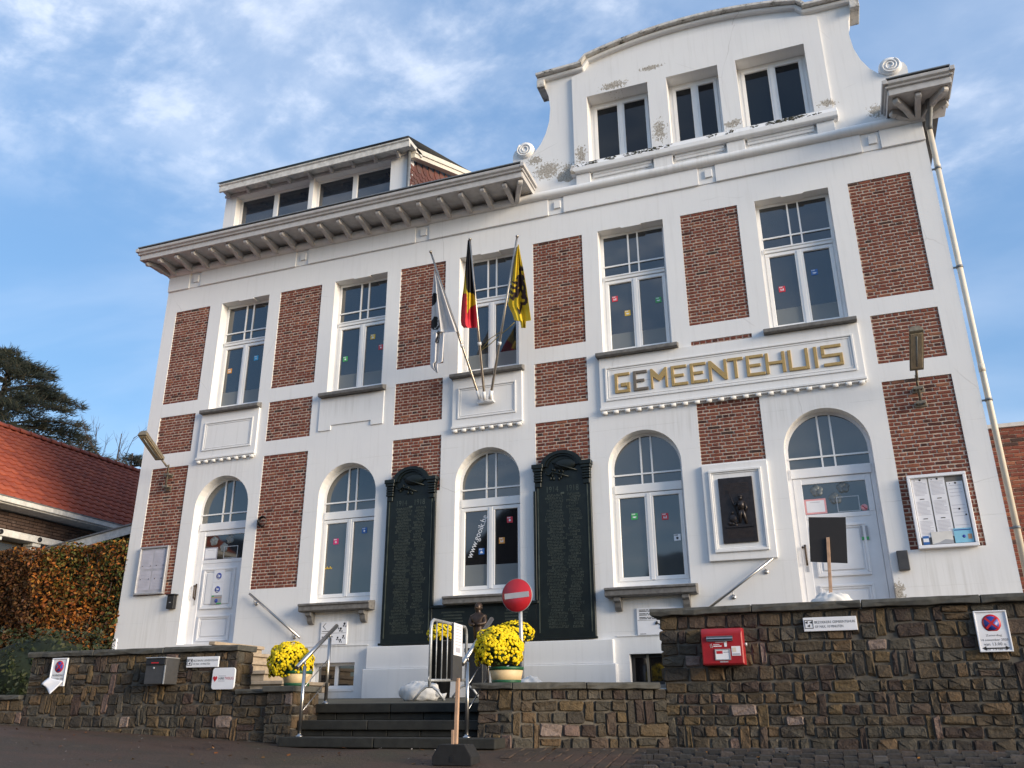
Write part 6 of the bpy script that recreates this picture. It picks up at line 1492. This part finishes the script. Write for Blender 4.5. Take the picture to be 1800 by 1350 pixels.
# ================================================================== hedge, shrub, left house, trees, right building
def leaves(mb, n, boxf, size, flat=.35):
    for k in range(n):
        p, nr = boxf(); e1 = Vector((random.gauss(0,1), random.gauss(0,1), random.gauss(0,1))); nn = (nr+Vector((random.uniform(-flat,flat)*2, random.uniform(-flat,flat)*2, random.uniform(-flat,flat)*2+.25))).normalized()
        e1 = (e1-nn*e1.dot(nn)).normalized(); e2 = nn.cross(e1); s = size*random.uniform(.6,1.25)
        mb.quadf([p-e1*s, p-e2*s*.55+nn*s*.12, p+e1*s, p+e2*s*.55+nn*s*.12])
HED = thing('beech_hedge', (-16,.3,1.6), 'tall clipped beech hedge in brown and orange autumn leaf', 'hedge')
hx0, hx1, hy0, hz0, hz1 = -20.0, -13.10, -.05, 1.5, 4.88
def wav(x, z): return .10*math.sin(x*2.1+z*1.3)+.07*math.sin(x*4.7-z*3.1+1)+.04*math.sin(x*9+z*7)
m = MB(); m.box(hx0, hx1-.08, .22, 1.1, hz0, hz1-.18); m.build('twig_core', M('hedge_core'), HED)
def hface():
    x = random.uniform(hx0, hx1); z = random.uniform(hz0, hz1+.03*math.sin(x*5)); d = random.random()**1.8*.30
    return Vector((x+.05*math.sin(z*6), hy0+d+wav(x,z)*.8, z)), Vector((0,-1,.1))
def htop():
    x = random.uniform(hx0, hx1); y = random.uniform(hy0, 1.1); return Vector((x, y, hz1+.06*wav(x*2,y*3)/.1*.6+random.uniform(-.10,.03))), Vector((0,-.2,1))
def hend():
    return Vector((hx1+random.uniform(-.15,.03), random.uniform(hy0,1.1), random.uniform(hz0,hz1))), Vector((1,-.2,.1))
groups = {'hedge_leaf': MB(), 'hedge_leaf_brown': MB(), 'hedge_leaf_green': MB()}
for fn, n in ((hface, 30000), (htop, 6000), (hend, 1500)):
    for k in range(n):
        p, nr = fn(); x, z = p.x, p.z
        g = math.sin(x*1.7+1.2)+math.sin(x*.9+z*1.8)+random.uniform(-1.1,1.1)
        orange_end = 1 if x > -15.2 else 0  # right stretch of the hedge gets mostly orange leaves
        nm = 'hedge_leaf_green' if (x > -13.75 and random.random() < .5) or g > 1.75 else 'hedge_leaf' if (orange_end and random.random() < .8) or g > .5 else 'hedge_leaf_brown'
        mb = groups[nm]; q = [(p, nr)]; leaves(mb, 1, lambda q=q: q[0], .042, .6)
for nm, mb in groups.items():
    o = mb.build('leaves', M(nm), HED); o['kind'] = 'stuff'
m = MB()
for k in range(60):
    x = random.uniform(hx0, hx1-.2); z = random.uniform(hz0, hz1-.5); m.tube([(x,.15,z),(x+random.uniform(-.2,.2),.02,z+random.uniform(.2,.6))], .008, 5)
o = m.build('twigs', M('bark'), HED); o['kind'] = 'stuff'
def shrub(c, r, label, n, mat):
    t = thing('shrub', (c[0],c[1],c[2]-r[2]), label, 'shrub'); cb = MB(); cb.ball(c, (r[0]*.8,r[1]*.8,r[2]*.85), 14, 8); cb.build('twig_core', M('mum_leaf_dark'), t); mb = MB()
    def f():
        d = Vector((random.gauss(0,1), random.gauss(0,1), random.gauss(0,1))).normalized(); g = 1+.16*math.sin(d.x*7+d.z*5)+.1*math.sin(d.y*9); return Vector(c)+Vector((d.x*r[0],d.y*r[1],d.z*r[2]))*g*random.uniform(.85,1.05), d
    leaves(mb, n, f, .040, .6); o = mb.build('leaves', M(mat), t); o['kind'] = 'stuff'
shrub((-11.95,-2.6,2.15), (1.25,.9,.75), 'dark green rounded shrub behind the low left wall', 5000, 'shrub_leaf')
# house on the left: roof slope facing right, brick wall, gutter, beam on brackets
HO = thing('tiled_house', (-20,5,1.6), 'low brick house with an orange-red tiled roof and white gutter', 'house')
EX, EZ, RX, RZ, Y0, Y1 = -16.35, 6.0, -20.0, 8.72, -7.0, 15.0
m = MB(); m.prism([(EX+.02,EZ-.06),(RX,RZ-.06),(2*RX-EX,EZ-.06)], Y0, Y1); m.build('roof_bed', M('mortar_dark'), HO)
m = MB(); m.box(2*RX-EX+.5, -17.0, Y0+.3, Y1-.3, 1.0, 5.92); m.build('wall', M('mortar_dark'), HO)
tp = []
sl = Vector((RX-EX, 0, RZ-EZ)); SL = sl.length; sd_ = sl/SL; nr = Vector((sd_.z, 0, -sd_.x)) if sd_.z > 0 else Vector((0,0,1)); nr = Vector((RZ-EZ, 0, EX-RX)).normalized()
ROWS = 16; RH = SL/ROWS; TW = .235
for k in range(4):
    b = MB(); prof = [(-.5,.022),(-.36,.034),(-.2,.018),(0,.004),(.25,.004),(.5,.022)]
    for e in (0, 1):
        for a, hgt in prof:
            p = Vector((0, a*TW, 0))+sd_*(e*RH*1.08-.02)+nr*(hgt+(.030 if e == 0 else .004)+random.uniform(-.002,.002)); b.v.append(tuple(p))
    for a, hgt in prof: p = Vector((0, a*TW, 0))+sd_*(-.02)+nr*(hgt-.004); b.v.append(tuple(p))
    for i in range(5): b.f += [(i+1,i,6+i,7+i),(i,i+1,13+i,12+i)]; b.sm += [True, False]
    b.m = [0]*len(b.f); o = b.build('roof_tile', M('roof_tile'), None); tp.append(o.data); bpy.data.objects.remove(o)
cand = []
for r in range(ROWS):
    y = Y0+TW/2+(TW*.0 if r % 2 else 0)
    while y < Y1:
        p = Vector((EX, y, EZ))+sd_*(r*RH); u, v = proj(p); u2, v2 = proj(p+Vector((0,TW,0))); u3, v3 = proj(p+sd_*RH)
        vis = -15 < u < 262 and v > 0; ar = abs((u2-u)*(v3-v)-(v2-v)*(u3-u)) if vis else 0
        cand.append((ar, p)); y += TW
cand.sort(key=lambda t: -t[0]); rest = MB()
for i, (ar, p) in enumerate(cand):
    me = random.choice(tp)
    if i < 300 and ar > 0:
        o = bpy.data.objects.new('roof_tile', me); COL.objects.link(o); o.location = p; put(o, HO)
    else:
        k = len(rest.v); rest.v += [tuple(Vector(v.co)+p) for v in me.vertices]
        for q in me.polygons: rest.f.append(tuple(k+j for j in q.vertices)); rest.m.append(0); rest.sm.append(q.use_smooth)
o = rest.build('roof_tiles', M('roof_tile'), HO); o['kind'] = 'stuff'
y = Y0
while y < Y1:
    m = MB(); n = 8
    for e, rr in ((0,.125),(.36,.105)):
        for k in range(n+1): w = math.pi*k/n; m.v.append((RX+rr*math.cos(w), y+e, RZ-.02+rr*math.sin(w)))
    for k in range(n): m.f.append((k,k+1,n+2+k,n+1+k)); m.m.append(0); m.sm.append(True)
    o = m.build('ridge_tile', M('roof_tile'), HO); o.modifiers.new('s','SOLIDIFY').thickness = .02; y += .34
m = MB(); m.box(EX-.03,EX+.10,Y0,Y1,EZ-.13,EZ-.02); m.box(EX-.65,EX+.04,Y0,Y1,EZ-.16,EZ-.131); m.build('gutter', M('coping_white'), HO, bev=.01)
m = MB(); m.box(EX+.075,EX+.115,Y0,Y1,EZ-.018,EZ+.0); m.build('gutter_edge', M('zinc'), HO)
bw = MB(); z = 5.38; r = 0
while z < 5.80:
    y = -3.0+(.11 if r % 2 else 0)
    while y < 7.5: bw.v += []; i = len(bw.v); bw.box(-17.0, -16.80+random.uniform(-.004,.004), y, y+.21, z, z+.058); y += .222
    z += .07; r += 1
o = bw.build('brickwork', M('brick_dark'), HO); o['kind'] = 'stuff'
m = MB(); m.box(-17.0,-16.55,Y0+.3,Y1-.3,5.22,5.372); m.build('beam', M('coping_white'), HO, bev=.01)
y = -1.1
while y < 7:
    m = MB(); m.lathe([(0,0),(.055,0),(.055,.02),(0,.02)], (-16.548,y,5.298), 14, axis=Vector((1,0,0))); m.build('anchor_disc', M('black'), HO)
    m = MB(); m.box(-16.9,-16.60,y-.11,y+.11,5.14,5.219); m.box(-16.9,-16.68,y-.08,y+.08,5.0,5.139); m.box(-16.9,-16.76,y-.06,y+.06,3.4,4.999); m.build('bracket', M('coping_white'), HO, bev=.01); y += 1.0
m = MB(); m.box(-16.995,-16.92,Y0+.3,Y1-.3,3.2,5.15); m.build('window_strip', M('glass_low'), HO)
# lean-to between the house and the hall
LT = thing('lean_to_roof', (-14.5,1.5,4.9), 'white fascia of a lean-to roof against the left side of the hall', 'lean-to')
a, b_ = at(120,951,.7), at(229,921,.7)
def slab(nm, dz0, dz1, ya, yb_, mat, ext=0.0):
    m = MB(); xa, xb = a.x-1.2, XL-.001; za = a.z-(b_.z-a.z)/(b_.x-a.x)*1.2; zb = a.z+(b_.z-a.z)/(b_.x-a.x)*(xb-a.x)
    m.prism([(xa,za+dz0),(xb,zb+dz0),(xb,zb+dz1),(xa,za+dz1)], ya, yb_); m.build(nm, mat, LT, bev=.004)
slab('fascia', -.22, -.035, .70, .73, M('coping_white')); slab('roof_edge', -.034, .0, .67, .74, M('zinc')); slab('roof_sheet', -.05, -.02, .741, 5.5, M('zinc')); slab('soffit', -.42, -.225, 1.1, 1.13, M('wood_white'))
m = MB(); m.box(-16.2,XL-.001,5.3,5.4,1.5,4.9); m.build('back_wall', M('brick_dark'), LT)
# brick building on the right
RB = thing('brick_annex', (5,3,1.3), 'plain red brick building behind the right corner', 'building')
m = MB(); m.box(2.46,14,3.036,12,1.0,6.27); m.build('wall', M('mortar'), RB)
m = MB(); m.box(2.44,14,2.98,12,6.272,6.34); m.build('roof_edge', M('wood_white'), RB)
cnt = 0; rs = MB(); r = 0; z = 6.205
while z > 1.3:
    w = .215; x = 2.48-(.10 if r % 2 else 0)
    while x < 13.9:
        xa, xb = max(2.48, x)+.006, x+w-.006
        if xb-xa > .03:
            u, v = proj((xa,3.02,z))
            if u < 1815 and v < 1080 and cnt < 300:
                o = bpy.data.objects.new('brick', random.choice(protos)); COL.objects.link(o); o.parent = RB; o.location = Vector(((xa+xb)/2, 3.03, z+.031))-RB.location; o.scale = (xb-xa, 1, .056); cnt += 1
            else: rs.brick(xa, xb, 3.019, 3.037, z, z+.056, ch=.003, j=.002)
        x += w
    z -= .0675; r += 1
o = rs.build('brickwork', M('brick_right'), RB); o['kind'] = 'stuff'
# trees behind the left house
def cedar(base, h, lean, label, nb, maxr, seed):
    random.seed(seed); base = Vector(base); t = thing('cedar_tree', tuple(base), label, 'tree'); m = MB()
    m.tube([base, base+Vector((.1,0,h*.5)), base+Vector((0,0,h))], [.45,.28,.05], 9); m.build('trunk', M('bark'), t)
    nd = MB(); lb_ = MB()
    for k in range(nb):
        f = (k+.5)/nb; z = h*(.12+.86*f); az = random.uniform(0, 2*math.pi); R = maxr*(1-f)**.62*random.uniform(.75,1.1)+.5
        d = Vector((math.cos(az), math.sin(az), 0)); side = Vector((-d.y, d.x, 0)); p0 = base+Vector((0,0,z)); pts = []
        for j in range(9):
            s = j/8; pts.append(p0+d*(R*s)+Vector((0,0,R*(.30*s-.34*s*s)))+side*(.3*math.sin(s*3+k)))
        lb_.tube(pts, [.09*(1-.85*j/8) for j in range(9)], 5)
        nsp = int(20+R*20)
        for q in range(nsp):
            s = random.uniform(.16, 1.02)**.8; j = min(7, int(s*8)); p = pts[j].lerp(pts[j+1], min(1, s*8-j)); wid = R*.40*(1-s)+.25
            o_ = side*random.uniform(-wid, wid)+Vector((0,0,random.uniform(-.10,.22)))-d*abs(random.gauss(0,.25)); c = p+o_
            for w in range(7):
                tip = (d*random.uniform(.3,1.1)+side*random.uniform(-.8,.8)+Vector((0,0,random.uniform(-.05,.75)))).normalized(); L_ = random.uniform(.20,.50); b2 = tip.orthogonal().normalized()*random.uniform(.014,.032)
                cc = c+Vector((random.uniform(-.2,.2), random.uniform(-.2,.2), random.uniform(-.08,.08))); nd.quadf([cc-b2, cc+b2, cc+tip*L_])
    o = lb_.build('limbs', M('bark'), t); o = nd.build('crown', M('needle'), t); o['kind'] = 'stuff'; random.seed(seed+99); return t
cedar((-44.0,20,3.0), 18.9, 0, 'large dark cedar behind the tiled roof', 130, 12.5, 21)
_p = at(233,797,24); cedar((_p.x,24,3.0), _p.z-3.0, 0, 'small dark conifer between the tiled roof and the hall', 60, 4.2, 33)
def twig_tree(base, h, label):
    base = Vector(base); t = thing('bare_tree', tuple(base), label, 'tree'); m = MB(); q = MB()
    m.tube([base, base+Vector((0,0,h*.6)), base+Vector((.1,0,h))], [.16,.10,.02], 7); m.build('trunk', M('bark'), t)
    def grow(p, d, L, r, lv):
        e = p+d*L; q.tube([p, (p+e)/2+Vector((random.uniform(-.1,.1),)*3)*L*.3, e], [r, r*.8, r*.5], 4, cap=False)
        if lv > 0:
            for k in range(3): grow(p+d*L*random.uniform(.4,1), (d+Vector((random.gauss(0,.55), random.gauss(0,.55), random.gauss(.15,.35)))).normalized(), L*.62, r*.55, lv-1)
    for k in range(10): a = random.uniform(0,6.28); grow(base+Vector((0,0,h*random.uniform(.35,.85))), Vector((math.cos(a), math.sin(a), .9)).normalized(), h*.17, .035, 3)
    q.build('twigs', M('bark'), t)
twig_tree((-36.6,22,3.0), 13.4, 'bare leafless tree showing over the roof ridge')

# houses across the street (seen in the window panes)
def street_house(name, x0, x1, y0, y1, ze, zr, along, label, wallm):
    t = thing(name, ((x0+x1)/2, y0, .2), label, 'house', 'houses across the street'); m = MB(); m.box(x0, x1, y1, y0, -.6, ze)
    if along == 'y': m.prism([(x0, ze+.001), (x1, ze+.001), ((x0+x1)/2, zr-.12)], y1, y0)
    m.build('wall', M(wallm), t); r = MB(); o = .4
    if along == 'y':
        c = (x0+x1)/2; k = (zr-ze)/((x1-x0)/2)
        for s_, e in ((-1, x0-o), (1, x1+o)):
            r.prism([(e, ze-k*o), (c, zr), (c, zr-.16), (e, ze-k*o-.16)], y1-o, y0+o)
    else:
        c = (y0+y1)/2; k = (zr-ze)/((y0-y1)/2); r.extr([(y0+o, ze-k*o), (c, zr), (y1-o, ze-k*o), (y1-o, ze-k*o-.16), (c, zr-.16), (y0+o, ze-k*o-.16)], 'x', x0-.05, x1+.05)
    ro = r.build('roof', M('slate_grey'), t); q = MB(); cx = x0+(x1-x0)*.3; q.box(cx, cx+.7, (y0+y1)/2-.4, (y0+y1)/2+.3, zr-1.2, zr+.9); q.build('chimney', M('brick_dark'), ro)
    n = max(2, int((x1-x0)/3))
    for f in range(2):
        for i in range(n):
            xx = x0+(x1-x0)*(i+.5)/n; q = MB(); molded_frame(q, xx-.6, xx+.6, 1.6+2.9*f, 3.1+2.9*f, .08, y0+.002, y0+.06); w = q.build('window', M('pvc'), t)
            q = MB(); q.box(xx-.52, xx+.52, y0+.003, y0+.02, 1.68+2.9*f, 3.02+2.9*f); q.build('pane', M('glass_dark'), w)
street_house('gabled_house', -19.5, -9.3, -26, -36, 6.6, 11.6, 'y', 'gabled house across the street behind the viewer', 'brick_dark')
street_house('long_house', -50, -33, -27, -37, 6.8, 12.2, 'x', 'long house with a level ridge across the street behind the viewer', 'mortar_dark')
street_house('low_house', -8.8, 7, -27, -36, 5.6, 9.4, 'x', 'low house with a level ridge across the street behind the viewer', 'brick_dark')
# fallen leaves and grit on the paving
random.seed(5); m = MB()
for k in range(420):
    x = random.uniform(-12, 3); y = -4.9-abs(random.gauss(0, 1.0)); z = ground_z(x, y)+(.026 if x > -3 else .008); a = random.uniform(0, 6.28); gr = k > 170; s = random.uniform(.006, .016) if gr else random.uniform(.018, .036)
    e1 = Vector((math.cos(a), math.sin(a), random.uniform(-.1,.5)))*s; e2 = Vector((-math.sin(a), math.cos(a), random.uniform(-.2,.3)))*s*.6; c = Vector((x, y, z)); m.quadf([c-e1, c-e2, c+e1, c+e2], 1 if gr else 0)
o = m.build('fallen_leaves', [M('hedge_leaf'), M('grit')]); tag(o, 'scattered fallen leaves and grit on the dark paving before the walls', 'leaves'); o['kind'] = 'stuff'
